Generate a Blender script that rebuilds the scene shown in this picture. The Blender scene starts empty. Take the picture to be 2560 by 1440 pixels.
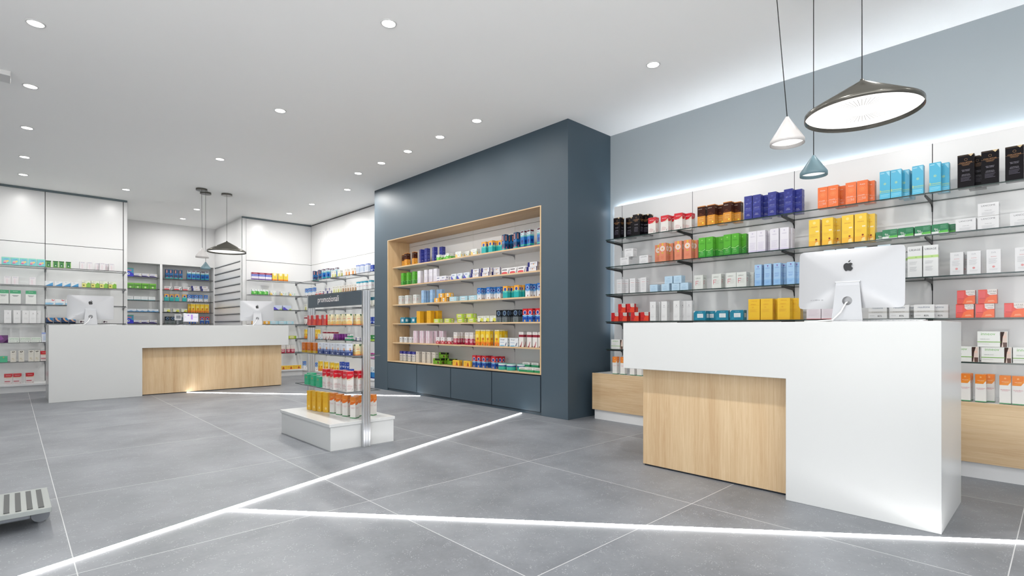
import bpy, bmesh, math, random
from mathutils import Vector, Matrix

random.seed(7)
scene = bpy.context.scene
COL = scene.collection
PI = math.pi

# ------------------------------------------------------------------ camera numbers (photo taken as 2560 x 1440)
FPX, ALPHA, HORIZON, EYE = 1319.12, math.radians(43.5376), 818.56, 1.06
SA, CA = math.sin(ALPHA), math.cos(ALPHA)


def ray(u, v):
    t = (u - 1280) / FPX
    return SA + CA * t, CA - SA * t, (HORIZON - v) / FPX


def on_x(u, X, v=800):
    d = ray(u, v); k = X / d[0]
    return k * d[1], EYE + k * d[2]          # (Y, Z)


def on_y(u, Y, v=800):
    d = ray(u, v); k = Y / d[1]
    return k * d[0], EYE + k * d[2]          # (X, Z)


def on_z(u, v, Z):
    d = ray(u, v); k = (Z - EYE) / d[2]
    return k * d[0], k * d[1]


def screen_u(X, Y):
    return 1280 + FPX * (X * CA - Y * SA) / (X * SA + Y * CA)


# ------------------------------------------------------------------ materials
def lin(c):
    return tuple((x / 255 / 12.92) if x / 255 <= 0.04045 else ((x / 255 + 0.055) / 1.055) ** 2.4 for x in c)


MATS = {}


def principled(name, rgb, rough=0.5, metal=0.0, spec=0.5, coat=0.0, emit=None, strength=0.0):
    if name in MATS:
        return MATS[name]
    m = bpy.data.materials.new(name); m.use_nodes = True
    b = m.node_tree.nodes['Principled BSDF']
    b.inputs['Base Color'].default_value = (*lin(rgb), 1)
    b.inputs['Roughness'].default_value = rough
    b.inputs['Metallic'].default_value = metal
    b.inputs['Specular IOR Level'].default_value = spec
    b.inputs['Coat Weight'].default_value = coat
    if emit:
        b.inputs['Emission Color'].default_value = (*lin(emit), 1)
        b.inputs['Emission Strength'].default_value = strength
    MATS[name] = m
    return m


def ink(rgb):
    """Printed carton colour."""
    return principled('ink_%02x%02x%02x' % tuple(rgb), [c * 0.86 for c in rgb], 0.28, spec=0.45 if max(rgb) > 90 else 0.12)


def nodes_of(name):
    m = bpy.data.materials.new(name); m.use_nodes = True
    nt = m.node_tree
    return m, nt, nt.nodes, nt.links, nt.nodes['Principled BSDF']


def mottled(name, rgb, rough, amount=0.03, scale=3.0, spec=0.5):
    m, nt, N, L, b = nodes_of(name)
    tc = N.new('ShaderNodeTexCoord'); n = N.new('ShaderNodeTexNoise')
    n.inputs['Scale'].default_value = scale; n.inputs['Detail'].default_value = 5
    L.new(tc.outputs['Object'], n.inputs['Vector'])
    r = N.new('ShaderNodeValToRGB')
    c = lin(rgb)
    r.color_ramp.elements[0].position = 0.3; r.color_ramp.elements[1].position = 0.7
    r.color_ramp.elements[0].color = (*[x * (1 - amount) for x in c], 1)
    r.color_ramp.elements[1].color = (*[min(1, x * (1 + amount)) for x in c], 1)
    L.new(n.outputs['Fac'], r.inputs['Fac']); L.new(r.outputs['Color'], b.inputs['Base Color'])
    b.inputs['Roughness'].default_value = rough
    b.inputs['Specular IOR Level'].default_value = spec
    return m


def wood_mat(name, axis, light=(206, 182, 147), dark=(176, 144, 105)):
    """Pale oak veneer, grain running along the given axis."""
    m, nt, N, L, b = nodes_of(name)
    tc = N.new('ShaderNodeTexCoord'); mp = N.new('ShaderNodeMapping')
    s = [42.0, 42.0, 42.0]; s[axis] = 1.6
    mp.inputs['Scale'].default_value = s
    L.new(tc.outputs['Object'], mp.inputs['Vector'])
    n = N.new('ShaderNodeTexNoise'); n.inputs['Scale'].default_value = 1.6; n.inputs['Detail'].default_value = 9
    n.inputs['Roughness'].default_value = 0.72; n.inputs['Distortion'].default_value = 0.8
    L.new(mp.outputs['Vector'], n.inputs['Vector'])
    mp2 = N.new('ShaderNodeMapping'); s2 = [7.0, 7.0, 7.0]; s2[axis] = 0.35
    mp2.inputs['Scale'].default_value = s2
    L.new(tc.outputs['Object'], mp2.inputs['Vector'])
    n2 = N.new('ShaderNodeTexNoise'); n2.inputs['Scale'].default_value = 1.0; n2.inputs['Detail'].default_value = 2
    L.new(mp2.outputs['Vector'], n2.inputs['Vector'])
    mix = N.new('ShaderNodeMath'); mix.operation = 'MULTIPLY_ADD'
    mix.inputs[1].default_value = 0.55
    L.new(n.outputs['Fac'], mix.inputs[0])
    sc = N.new('ShaderNodeMath'); sc.operation = 'MULTIPLY'; sc.inputs[1].default_value = 0.45
    L.new(n2.outputs['Fac'], sc.inputs[0]); L.new(sc.outputs[0], mix.inputs[2])
    r = N.new('ShaderNodeValToRGB')
    r.color_ramp.elements[0].position = 0.34; r.color_ramp.elements[1].position = 0.64
    r.color_ramp.elements[0].color = (*lin(dark), 1); r.color_ramp.elements[1].color = (*lin(light), 1)
    L.new(mix.outputs[0], r.inputs['Fac']); L.new(r.outputs['Color'], b.inputs['Base Color'])
    b.inputs['Roughness'].default_value = 0.45
    bp = N.new('ShaderNodeBump'); bp.inputs['Strength'].default_value = 0.06; bp.inputs['Distance'].default_value = 0.002
    L.new(n.outputs['Fac'], bp.inputs['Height']); L.new(bp.outputs['Normal'], b.inputs['Normal'])
    return m


def floor_mat():
    m, nt, N, L, b = nodes_of('stone_floor_tiles')
    tc = N.new('ShaderNodeTexCoord'); sep = N.new('ShaderNodeSeparateXYZ')
    L.new(tc.outputs['Object'], sep.inputs[0])

    def math_node(op, a, bb=None, c=None):
        n = N.new('ShaderNodeMath'); n.operation = op
        for i, x in enumerate((a, bb, c)):
            if x is None:
                continue
            if isinstance(x, (int, float)):
                n.inputs[i].default_value = x
            else:
                L.new(x, n.inputs[i])
        return n.outputs[0]

    P, W = 1.382, 0.0021

    def line(sock, off):
        a = math_node('SUBTRACT', sock, off)
        a = math_node('DIVIDE', a, P)
        f = math_node('FRACT', a)
        d = math_node('MINIMUM', f, math_node('SUBTRACT', 1.0, f))
        return math_node('LESS_THAN', d, W / P), math_node('FLOOR', a)

    lx, ix = line(sep.outputs['X'], 0.208)
    ly, iy = line(sep.outputs['Y'], 1.556)
    grout = math_node('MAXIMUM', lx, ly)
    # each slab gets its own cloudiness
    comb = N.new('ShaderNodeCombineXYZ'); L.new(ix, comb.inputs[0]); L.new(iy, comb.inputs[1])
    off = N.new('ShaderNodeVectorMath'); off.operation = 'MULTIPLY_ADD'
    off.inputs[1].default_value = (5.3, 7.1, 3.7)
    L.new(comb.outputs[0], off.inputs[0]); L.new(tc.outputs['Object'], off.inputs[2])
    cloud = N.new('ShaderNodeTexNoise'); cloud.inputs['Scale'].default_value = 1.7; cloud.inputs['Detail'].default_value = 7
    cloud.inputs['Roughness'].default_value = 0.6
    L.new(off.outputs[0], cloud.inputs['Vector'])
    fine = N.new('ShaderNodeTexNoise'); fine.inputs['Scale'].default_value = 48; fine.inputs['Detail'].default_value = 8
    fine.inputs['Roughness'].default_value = 0.82
    L.new(off.outputs[0], fine.inputs['Vector'])
    r = N.new('ShaderNodeValToRGB')
    r.color_ramp.elements[0].position = 0.34; r.color_ramp.elements[1].position = 0.68
    r.color_ramp.elements[0].color = (*lin((95, 98, 103)), 1); r.color_ramp.elements[1].color = (*lin((131, 134, 139)), 1)
    add = math_node('MULTIPLY_ADD', fine.outputs['Fac'], 0.35, math_node('MULTIPLY', cloud.outputs['Fac'], 0.66))
    L.new(add, r.inputs['Fac'])
    # pale fossil flecks
    fl = N.new('ShaderNodeTexVoronoi'); fl.inputs['Scale'].default_value = 95
    L.new(off.outputs[0], fl.inputs['Vector'])
    gate = N.new('ShaderNodeTexNoise'); gate.inputs['Scale'].default_value = 16; gate.inputs['Detail'].default_value = 5
    L.new(off.outputs[0], gate.inputs['Vector'])
    fleck = math_node('MULTIPLY', math_node('LESS_THAN', fl.outputs['Distance'], 0.27),
                      math_node('GREATER_THAN', gate.outputs['Fac'], 0.535))
    fleck = math_node('MULTIPLY', fleck, 0.26)
    mx = N.new('ShaderNodeMix'); mx.data_type = 'RGBA'
    L.new(fleck, mx.inputs['Factor']); L.new(r.outputs['Color'], mx.inputs['A'])
    mx.inputs['B'].default_value = (*lin((205, 207, 210)), 1)
    mg = N.new('ShaderNodeMix'); mg.data_type = 'RGBA'
    L.new(grout, mg.inputs['Factor']); L.new(mx.outputs['Result'], mg.inputs['A'])
    mg.inputs['B'].default_value = (*lin((186, 187, 188)), 1)
    L.new(mg.outputs['Result'], b.inputs['Base Color'])
    rr = math_node('MULTIPLY_ADD', fine.outputs['Fac'], 0.18, 0.36)
    L.new(rr, b.inputs['Roughness'])
    bp = N.new('ShaderNodeBump'); bp.inputs['Strength'].default_value = 0.12; bp.inputs['Distance'].default_value = 0.002
    L.new(fine.outputs['Fac'], bp.inputs['Height']); L.new(bp.outputs['Normal'], b.inputs['Normal'])
    return m


def glass_mat(name, tint=(0.86, 0.9, 0.89), gloss=0.10):
    m = bpy.data.materials.new(name); m.use_nodes = True
    nt = m.node_tree; N, L = nt.nodes, nt.links
    N.remove(N['Principled BSDF'])
    t = N.new('ShaderNodeBsdfTransparent'); t.inputs['Color'].default_value = (*tint, 1)
    g = N.new('ShaderNodeBsdfGlossy'); g.inputs['Roughness'].default_value = 0.03
    lw = N.new('ShaderNodeLayerWeight'); lw.inputs['Blend'].default_value = 0.5
    pw = N.new('ShaderNodeMath'); pw.operation = 'POWER'; pw.inputs[1].default_value = 5.0
    L.new(lw.outputs['Facing'], pw.inputs[0])
    fr = N.new('ShaderNodeMath'); fr.operation = 'MULTIPLY_ADD'; fr.inputs[1].default_value = 0.42; fr.inputs[2].default_value = 0.02
    L.new(pw.outputs[0], fr.inputs[0])
    mx = N.new('ShaderNodeMixShader')
    L.new(fr.outputs[0], mx.inputs[0]); L.new(t.outputs[0], mx.inputs[1]); L.new(g.outputs[0], mx.inputs[2])
    L.new(mx.outputs[0], N['Material Output'].inputs['Surface'])
    return m


def glow(name, rgb, strength):
    m = bpy.data.materials.new(name); m.use_nodes = True
    N, L = m.node_tree.nodes, m.node_tree.links
    N.remove(N['Principled BSDF'])
    e = N.new('ShaderNodeEmission'); e.inputs['Color'].default_value = (*lin(rgb), 1); e.inputs['Strength'].default_value = strength
    L.new(e.outputs[0], N['Material Output'].inputs['Surface'])
    return m


M_FLOOR = floor_mat()
M_CEIL = mottled('ceiling_plaster', (249, 249, 248), 0.9, 0.008, 1.2, 0.1)
M_WHITEWALL = mottled('white_wall_paint', (210, 210, 210), 0.55, 0.006, 2.0, 0.3)
M_BLUEWALL = mottled('slate_blue_paint', (62, 76, 86), 0.5, 0.02, 2.2, 0.35)
M_BLUEGREY = mottled('pale_blue_grey_paint', (154, 163, 168), 0.7, 0.015, 1.6, 0.25)
M_PANEL = principled('white_panel_laminate', (212, 212, 212), 0.28, spec=0.5)
M_COUNTER = mottled('white_solid_surface', (195, 196, 195), 0.26, 0.005, 1.0, 0.5)
M_WOODV = wood_mat('oak_vertical_grain', 2)
M_WOODY = wood_mat('oak_grain_along_wall', 1)
M_WOODZ = wood_mat('oak_niche_lining', 2, (206, 178, 138), (178, 146, 106))
M_GAP = principled('dark_shadow_gap', (22, 28, 38), 0.7)
M_GREYGAP = principled('grey_joint', (78, 80, 82), 0.6)
M_SHADOWGAP = principled('grey_blue_shadow_gap', (92, 106, 112), 0.5)  # dark colour standing in for the shaded gap under the ceiling
M_BLACK = principled('black_metal', (30, 31, 32), 0.4, 0.3)
M_GREYMETAL = principled('grey_bracket_metal', (140, 142, 146), 0.4, 0.4)
M_ALU = principled('brushed_aluminium', (205, 207, 210), 0.3, 1.0)
M_CHANNEL = principled('aluminium_channel', (190, 192, 194), 0.4, 0.5)
M_CHROME = principled('chrome', (225, 226, 228), 0.08, 1.0)
M_GLASS = glass_mat('clear_shelf_glass', (0.985, 0.992, 0.99))
M_GLASSEDGE = principled('green_black_glass_edge', (28, 46, 43), 0.12, spec=0.6)
M_GLASSEDGE_DARK = principled('dark_glass_edge', (38, 42, 44), 0.15, spec=0.6)
M_SHELFBOTTOM = principled('white_shelf_underside', (214, 217, 220), 0.5)
M_LED = glow('led_line_diffuser', (255, 255, 255), 17.0)
M_WASH = glow('led_wall_washer', (240, 247, 255), 33.0)
M_WASHSIDE = glow('led_edge_glow', (240, 247, 255), 9.0)
M_DOWN = glow('downlight_diffuser', (255, 252, 246), 12.0)
M_PENDIN = glow('pendant_diffuser', (255, 252, 247), 1.25)
M_RING = principled('downlight_trim', (206, 206, 206), 0.35)
M_PENDGREY = principled('warm_grey_lacquer', (96, 94, 88), 0.22, 0.55)
M_PENDWHITE = principled('white_lacquer', (186, 183, 182), 0.3)
M_PENDBLUE = principled('dusty_blue_lacquer', (104, 130, 139), 0.35)
M_CORD = principled('black_cord', (18, 18, 18), 0.6)
M_SILVER = principled('satin_silver_aluminium', (172, 173, 176), 0.28, 0.2)
M_PLASTICW = principled('white_plastic', (240, 240, 240), 0.3)
M_LOGO = principled('black_logo', (12, 12, 13), 0.25)
M_RUBBER = principled('grey_rubber_strip', (80, 82, 81), 0.7)
M_PLATE = principled('satin_scale_plate', (150, 154, 151), 0.35, 0.6)
M_DARKSTEEL = principled('grey_steel', (122, 125, 130), 0.4, 0.5)
M_SIGN = principled('slate_sign_board', (62, 74, 83), 0.4)
M_LETTER = principled('white_lettering', (240, 240, 240), 0.5)


# ------------------------------------------------------------------ mesh helpers
class MB:
    """Collects shapes and becomes ONE mesh object."""

    def __init__(self):
        self.v, self.f, self.mi, self.sm = [], [], [], []

    def add(self, verts, faces, mi=0, smooth=False):
        o = len(self.v)
        self.v += [tuple(p) for p in verts]
        for f in faces:
            self.f.append([i + o for i in f]); self.mi.append(mi); self.sm.append(smooth)
        return self

    def box(self, x0, x1, y0, y1, z0, z1, mi=0):
        v = [(x0, y0, z0), (x1, y0, z0), (x1, y1, z0), (x0, y1, z0), (x0, y0, z1), (x1, y0, z1), (x1, y1, z1), (x0, y1, z1)]
        return self.add(v, [(0, 3, 2, 1), (4, 5, 6, 7), (0, 1, 5, 4), (1, 2, 6, 5), (2, 3, 7, 6), (3, 0, 4, 7)], mi)

    def prism(self, poly, z0, z1, mi=0, plane='xy'):
        n = len(poly)

        def P(a, b, c):
            return (a, b, c) if plane == 'xy' else ((a, c, b) if plane == 'xz' else (c, a, b))
        v = [P(a, b, z0) for a, b in poly] + [P(a, b, z1) for a, b in poly]
        f = [tuple(range(n))[::-1], tuple(range(n, 2 * n))] + [(i, (i + 1) % n, n + (i + 1) % n, n + i) for i in range(n)]
        return self.add(v, f, mi)

    def lathe(self, prof, seg=32, mi=0, cx=0, cy=0, smooth=True, closed=False):
        v, f = [], []
        for r, z in prof:
            for k in range(seg):
                a = 2 * PI * k / seg
                v.append((cx + r * math.cos(a), cy + r * math.sin(a), z))
        m = len(prof)
        for i in range(m - 1 + (1 if closed else 0)):
            j = (i + 1) % m
            for k in range(seg):
                k2 = (k + 1) % seg
                f.append((i * seg + k, i * seg + k2, j * seg + k2, j * seg + k))
        return self.add(v, f, mi, smooth)

    def cyl(self, cx, cy, z0, z1, r, seg=24, mi=0):
        self.lathe([(r, z0), (r, z1)], seg, mi, cx, cy)
        n = seg
        vb = [(cx + r * math.cos(2 * PI * k / n), cy + r * math.sin(2 * PI * k / n), z) for z in (z0, z1) for k in range(n)]
        return self.add(vb, [tuple(range(n))[::-1], tuple(range(n, 2 * n))], mi)

    def tube(self, pts, r, seg=8, mi=0):
        pts = [Vector(p) for p in pts]
        rings = []
        for i, p in enumerate(pts):
            d = (pts[min(i + 1, len(pts) - 1)] - pts[max(i - 1, 0)]).normalized()
            a = Vector((0, 0, 1)) if abs(d.z) < 0.9 else Vector((1, 0, 0))
            s = d.cross(a).normalized(); t = d.cross(s)
            rings.append([p + s * (r * math.cos(2 * PI * k / seg)) + t * (r * math.sin(2 * PI * k / seg)) for k in range(seg)])
        v = [q for ring in rings for q in ring]
        f = []
        for i in range(len(pts) - 1):
            for k in range(seg):
                k2 = (k + 1) % seg
                f.append((i * seg + k, i * seg + k2, (i + 1) * seg + k2, (i + 1) * seg + k))
        f += [tuple(range(seg))[::-1], tuple(range((len(pts) - 1) * seg, len(pts) * seg))]
        return self.add(v, f, mi, True)

    def mesh(self, name, mats, origin=(0, 0, 0)):
        ox, oy, oz = origin
        me = bpy.data.meshes.new(name)
        me.from_pydata([(x - ox, y - oy, z - oz) for x, y, z in self.v], [], self.f)
        for m in (mats if isinstance(mats, (list, tuple)) else [mats]):
            me.materials.append(m)
        me.polygons.foreach_set('material_index', self.mi)
        me.polygons.foreach_set('use_smooth', self.sm)
        bm = bmesh.new(); bm.from_mesh(me)
        bmesh.ops.recalc_face_normals(bm, faces=bm.faces)
        bm.to_mesh(me); bm.free()
        me.update()
        return me

    def build(self, name, mats, parent=None, bevel=0.0, origin=None, seg=2):
        og = origin if origin is not None else (parent.get('_o', (0, 0, 0)) if parent else (0, 0, 0))
        o = bpy.data.objects.new(name, self.mesh(name, mats, og)); COL.objects.link(o)
        if parent:
            o.parent = parent
            o['_o'] = list(og)
        elif origin is not None:
            o.location = origin
        if bevel:
            b = o.modifiers.new('edge', 'BEVEL'); b.width = bevel; b.segments = seg
            b.limit_method = 'ANGLE'; b.angle_limit = math.radians(40)
        return o


def thing(name, label, cat, loc=(0, 0, 0), rz=0.0, group=None, local=False):
    o = bpy.data.objects.new(name, None); COL.objects.link(o)
    o.empty_display_size = 0.1
    o.location = loc; o.rotation_euler = (0, 0, rz)
    o['label'] = label; o['category'] = cat
    if group:
        o['group'] = group
    o['_o'] = [0, 0, 0] if local else list(loc)
    return o


def tag(o, label, cat, group=None, kind=None):
    o['label'] = label; o['category'] = cat
    if group:
        o['group'] = group
    if kind:
        o['kind'] = kind
    return o


def struct(name, mb, mats, bevel=0.0, label=None):
    o = mb.build(name, mats, None, bevel)
    o['kind'] = 'structure'
    if label:
        o['label'] = label
    return o


def copy_thing(root, label, loc):
    r = root.copy(); COL.objects.link(r); r.location = loc; r['label'] = label
    for ch in list(root.children):
        c = ch.copy(); COL.objects.link(c); c.parent = r
        for g in ch.children:
            d = g.copy(); COL.objects.link(d); d.parent = c
    return r


TEXTS = {}


def text_shape(s):
    """Glyph outlines of a word as flat triangles: (verts, faces, width, height), lower left at 0,0."""
    if s not in TEXTS:
        cu = bpy.data.curves.new('lettering', 'FONT'); cu.body = s; cu.resolution_u = 2; cu.size = 1.0
        o = bpy.data.objects.new('lettering', cu); COL.objects.link(o)
        me = o.to_mesh()
        v = [(p.co.x, p.co.y) for p in me.vertices]; f = [tuple(p.vertices) for p in me.polygons]
        o.to_mesh_clear(); bpy.data.objects.remove(o); bpy.data.curves.remove(cu)
        x0 = min(p[0] for p in v); x1 = max(p[0] for p in v); y0 = min(p[1] for p in v); y1 = max(p[1] for p in v)
        TEXTS[s] = ([(a - x0, b - y0) for a, b in v], f, x1 - x0, y1 - y0)
    return TEXTS[s]


# ------------------------------------------------------------------ levels and planes of the shop
H = 3.448
LV = [2.08, 1.763, 1.446, 1.13, 0.81, 0.492]
WX, PX, SX = 5.43, 5.38, 5.03       # right wall, its white panels, its shelf edge
BX = 4.616                          # slate blue block
YL, YS = 12.2, 11.85                # far cabinet wall, its shelf edge
RX, RS = 5.1, 4.75                  # far right cabinet wall, its shelf edge

# ------------------------------------------------------------------ SETTING
struct('floor', MB().box(-3.2, 7.0, -4.0, 15.2, -0.12, 0.0), M_FLOOR, label='grey stone floor in large square slabs')
struct('ceiling', MB().box(-3.2, 7.0, -4.0, 15.2, H, H + 0.15), M_CEIL, label='smooth white ceiling')
struct('wall_right', MB().box(WX, 5.6, -4.0, 3.93, 0, H), M_BLUEGREY, label='pale blue grey wall behind the cosmetics shelves')
NY0, NY1, NZ0, NZ1 = 4.349, 7.91, 0.489, 2.515
m = MB()
m.box(BX, 5.6, 3.93, NY0, 0, H); m.box(BX, 5.6, NY1, 8.35, 0, H)
m.box(BX, 5.6, NY0, NY1, NZ1 + 0.012, H)
m.box(BX + 0.02, 5.6, NY0, NY1, 0, 0.03); m.box(5.08, 5.6, NY0, NY1, 0.03, NZ1 + 0.012)
struct('wall_center', m, M_BLUEWALL, label='slate blue wall block with a lit product niche')
m = MB()
m.box(-0.7, 1.6, YL + 0.04, 15.2, 0, H)                     # behind the left cabinets
m.box(1.6, 3.615, 14.28, 15.2, NZ1 - 0.01, H)                # above the alcove shelves
m.box(1.6, 3.615, 14.66, 15.2, 0, NZ1 - 0.01)
struct('wall_back', m, M_WHITEWALL, label='white back wall with a recessed alcove')
m = MB(); m.box(3.615, 5.6, YL + 0.04, 15.2, 0, H); m.box(RX + 0.04, 5.6, 8.35, YL + 0.04, 0, H)
struct('wall_corner', m, M_WHITEWALL, label='white wall corner behind the far shelves')
struct('wall_left', MB().box(-3.35, -3.2, 3.0, 15.2, 0, H), M_WHITEWALL)
struct('wall_front_light_block', MB().box(1.6, 5.6, -4.15, -4.0, 0, H), M_WHITEWALL)  # unseen solid stretch, added to cut daylight from the front
struct('wall_far_left', MB().box(-3.2, -0.7, YL + 0.04, 15.2, 0, H), M_WHITEWALL)

# LED lines set in the floor
a0, a1 = (-1.2, 2.63), (4.574, 4.649)


def floor_line(name, p, q, label, w=0.0085):
    p, q = Vector((*p, 0)), Vector((*q, 0))
    d = (q - p).normalized(); n = Vector((-d.y, d.x, 0)) * w
    poly = [(p + n).xy, (p - n).xy, (q - n).xy, (q + n).xy]
    o = MB().prism([tuple(x) for x in poly], 0.0003, 0.006).build(name, M_LED)
    tag(o, label, 'light strip', 'light strips set in the floor')


floor_line('floor_light_strip', a0, a1, 'long glowing white light strip crossing the floor to the blue block')
floor_line('floor_light_strip', (0.915, 3.362), (4.75, -1.185), 'glowing white light strip branching off past the near right counter')
floor_line('floor_light_strip', (2.088, 9.885), (4.587, 6.892), 'short glowing light strip from far counter to blue block, behind promo stand')

# flat box on the ceiling at the left edge
o = MB().box(-1.3, 0.001, 6.785, 7.0, 3.403, H - 0.0005).build('ceiling_access_panel', M_WHITEWALL, bevel=0.003)
tag(o, 'white flat rectangular box fixed to the ceiling at left edge', 'ceiling panel')

# ------------------------------------------------------------------ shelving helpers


def bracket_mb(mb, wall, tip, along, z, axis, t=0.006, drop=0.055):
    """Tapered shelf arm from the wall to the tip under a shelf at height z."""
    s = 1 if wall > tip else -1
    L = abs(wall - tip)
    prof = [(wall, z), (tip + s * 0.0, z), (tip, z - 0.012), (wall - s * L * 0.12, z - drop * 0.62), (wall - s * L * 0.03, z - drop * 1.05), (wall, z - drop * 1.9)]
    if axis == 'x':
        v = [(p, along - t, q) for p, q in prof] + [(p, along + t, q) for p, q in prof]
    else:
        v = [(along - t, p, q) for p, q in prof] + [(along + t, p, q) for p, q in prof]
    n = len(prof)
    mb.add(v, [tuple(range(n)), tuple(range(n, 2 * n))[::-1]] + [(i, (i + 1) % n, n + (i + 1) % n, n + i) for i in range(n)])
    return mb


def glass_shelf(parent, x0, x1, y0, y1, z, edge=M_GLASSEDGE, t=0.009):
    m = MB(); m.box(x0, x1, y0, y1, z - t, z)
    m.mi = [0, 0, 1, 1, 1, 1]
    return m.build('glass_shelf', [M_GLASS, edge], parent)


# ---- right wall cosmetics shelving
rs = thing('shelf_unit', 'white panelled shelving with black edged glass shelves along pale blue wall', 'shelving', (5.2, 1.8, 0))
UPR = [3.72, 2.81, 1.78, 0.748, -0.29]
cuts = [3.84] + UPR
for i in range(5):
    MB().box(PX, PX + 0.02, cuts[i + 1] + 0.003, cuts[i] - 0.003, 0.53, 2.54).build('back_panel', M_PANEL, rs)
for i, y in enumerate(UPR):
    MB().box(PX + 0.001, PX + 0.03, y - 0.0029, y + 0.0029, 0.53, 2.54).build('upright', M_GREYGAP if i < 3 else M_BLACK, rs)
MB().box(PX + 0.022, WX - 0.003, -0.3, 3.83, 2.47, 2.515).build('led_strip', M_WASH, rs)
MB().box(PX + 0.022, WX - 0.003, 3.82, 3.832, 1.0, 2.47).build('led_strip', M_WASHSIDE, rs)
for z in LV[:5]:
    ends = [3.71 + 0.0] + [2.81, 1.78, 0.748, -0.29]
    for i in range(4):
        glass_shelf(rs, SX, PX - 0.004, ends[i + 1] + 0.0015, ends[i] - 0.0015, z)
    for y in UPR[:4]:
        bracket_mb(MB(), PX - 0.001, SX + 0.03, y - (0.006 if y > 3 else 0), z - 0.0105, 'x', 0.0045, 0.042).build('bracket', M_BLACK, rs)
rb = thing('base_unit', 'low oak fronted base with white plinth under the cosmetics shelves', 'base cabinet', (5.1, 1.8, 0))
MB().box(4.905, 4.925, -0.6, 3.808, 0.112, 0.533).build('front_panel', M_WOODY, rb, 0.001)
MB().box(4.926, PX - 0.001, -0.6, 3.808, 0.50, 0.53).build('top_board', M_PANEL, rb, 0.001)
MB().box(4.93, PX - 0.001, -0.6, 3.79, 0, 0.4995).build('plinth', M_PANEL, rb)

# ---- blue block niche
nf = thing('niche_shelf_unit', 'oak lined wall niche with wooden shelves set in slate blue block', 'shelving', (4.85, 6.1, NZ0))
MB().box(BX - 0.002, 5.06, NY1 - 0.02, NY1 - 0.0005, NZ0, NZ1).build('side_panel', M_WOODZ, nf)
MB().box(BX - 0.002, 5.06, NY0 + 0.0005, NY0 + 0.02, NZ0, NZ1).build('side_panel', M_WOODZ, nf)
MB().box(BX - 0.002, 5.06, NY0 + 0.0005, NY1 - 0.0005, NZ1 + 0.0002, NZ1 + 0.0115).build('top_panel', M_WOODY, nf)
MB().box(BX - 0.002, 5.06, NY0 + 0.0205, NY1 - 0.0205, NZ0, NZ0 + 0.006).build('base_panel', M_WOODY, nf)
NU = [7.87, 7.02, 6.142, 5.24]
ny = [NY1 - 0.0205, 7.87, 7.02, 6.142, 5.24, NY0 + 0.0205]
for i in range(5):
    MB().box(5.033, 5.05, ny[i + 1] + 0.002, ny[i] - 0.002, NZ0 + 0.007, 2.45).build('back_panel', M_PANEL, nf)
    MB().box(5.033, 5.05, ny[i + 1] + 0.002, ny[i] - 0.002, 2.455, NZ1 - 0.001).build('back_panel', M_PANEL, nf)
MB().box(5.051, 5.058, NY0 + 0.022, NY1 - 0.022, NZ0 + 0.008, NZ1 - 0.002).build('backing_board', M_GREYGAP, nf)
for z in LV[:5]:
    m = MB().box(4.70, 5.031, NY0 + 0.021, NY1 - 0.021, z - 0.02, z); m.mi = [1, 0, 0, 0, 0, 0]
    m.build('shelf', [M_WOODY, M_SHELFBOTTOM], nf)
    for y in NU + [NY0 + 0.05]:
        bracket_mb(MB(), 5.032, 4.80, y, z - 0.021, 'x', 0.004, 0.035).build('bracket', M_GREYMETAL, nf)
bc = thing('base_cabinet', 'slate blue cupboard with four flat doors under the oak niche', 'cabinet', (4.8, 6.1, 0.03))
MB().box(BX + 0.012, 5.06, NY0 + 0.004, NY1 - 0.004, 0.031, NZ0 - 0.002).build('carcass', M_GAP, bc)
dy = [7.91, 7.03, 6.148, 5.25, 4.36]
for i in range(4):
    MB().box(BX, BX + 0.0115, dy[i + 1] + 0.008, dy[i] - 0.008, 0.04, 0.472).build('door', M_BLUEWALL, bc)

# ---- left far wall of tall cabinets with glass shelves
lc = thing('tall_cabinet', 'white wall of tall cupboards with glass shelves behind the far counter', 'cabinet', (0.4, 12.0, 0))
BAY = [-0.663, 0.434, 1.531]
for i in range(2):
    MB().box(BAY[i] + 0.005, BAY[i + 1] - 0.005, YL, YL + 0.03, 2.517, 3.411).build('upper_door', M_PANEL, lc)
    MB().box(BAY[i] + 0.005, BAY[i + 1] - 0.005, YL, YL + 0.03, 0.14, 2.508).build('back_panel', M_PANEL, lc)
for x in BAY[1:]:
    MB().box(x - 0.0048, x + 0.0048, YL + 0.004, YL + 0.0295, 0.14, 3.411).build('upright', M_BLACK, lc)
MB().box(BAY[0], 1.531, YL + 0.031, YL + 0.0385, 0.14, 3.411).build('backing_board', M_BLACK, lc)
MB().box(1.537, 1.59, YL - 0.002, YL + 0.0385, 0, 3.411).build('end_panel', M_PANEL, lc)
MB().box(BAY[0], 1.592, YL - 0.012, YL + 0.0385, 3.4125, H - 0.001).build('shadow_gap_strip', M_SHADOWGAP, lc)
for z in LV:
    for i in range(2):
        glass_shelf(lc, BAY[i] + 0.002, BAY[i + 1] - 0.002, YS, YL - 0.002, z, M_GLASSEDGE_DARK)
    for x in BAY[1:]:
        bracket_mb(MB(), YL - 0.001, YS + 0.02, x, z - 0.01, 'y', 0.012, 0.03).build('bracket', M_GREYMETAL, lc)
MB().box(BAY[0], 1.535, 11.70, YL - 0.001, 0.11, 0.14).build('plinth_board', M_PANEL, lc)
MB().box(BAY[0], 1.535, 11.74, YL - 0.001, 0, 0.1095).build('plinth', M_PANEL, lc)

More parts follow.
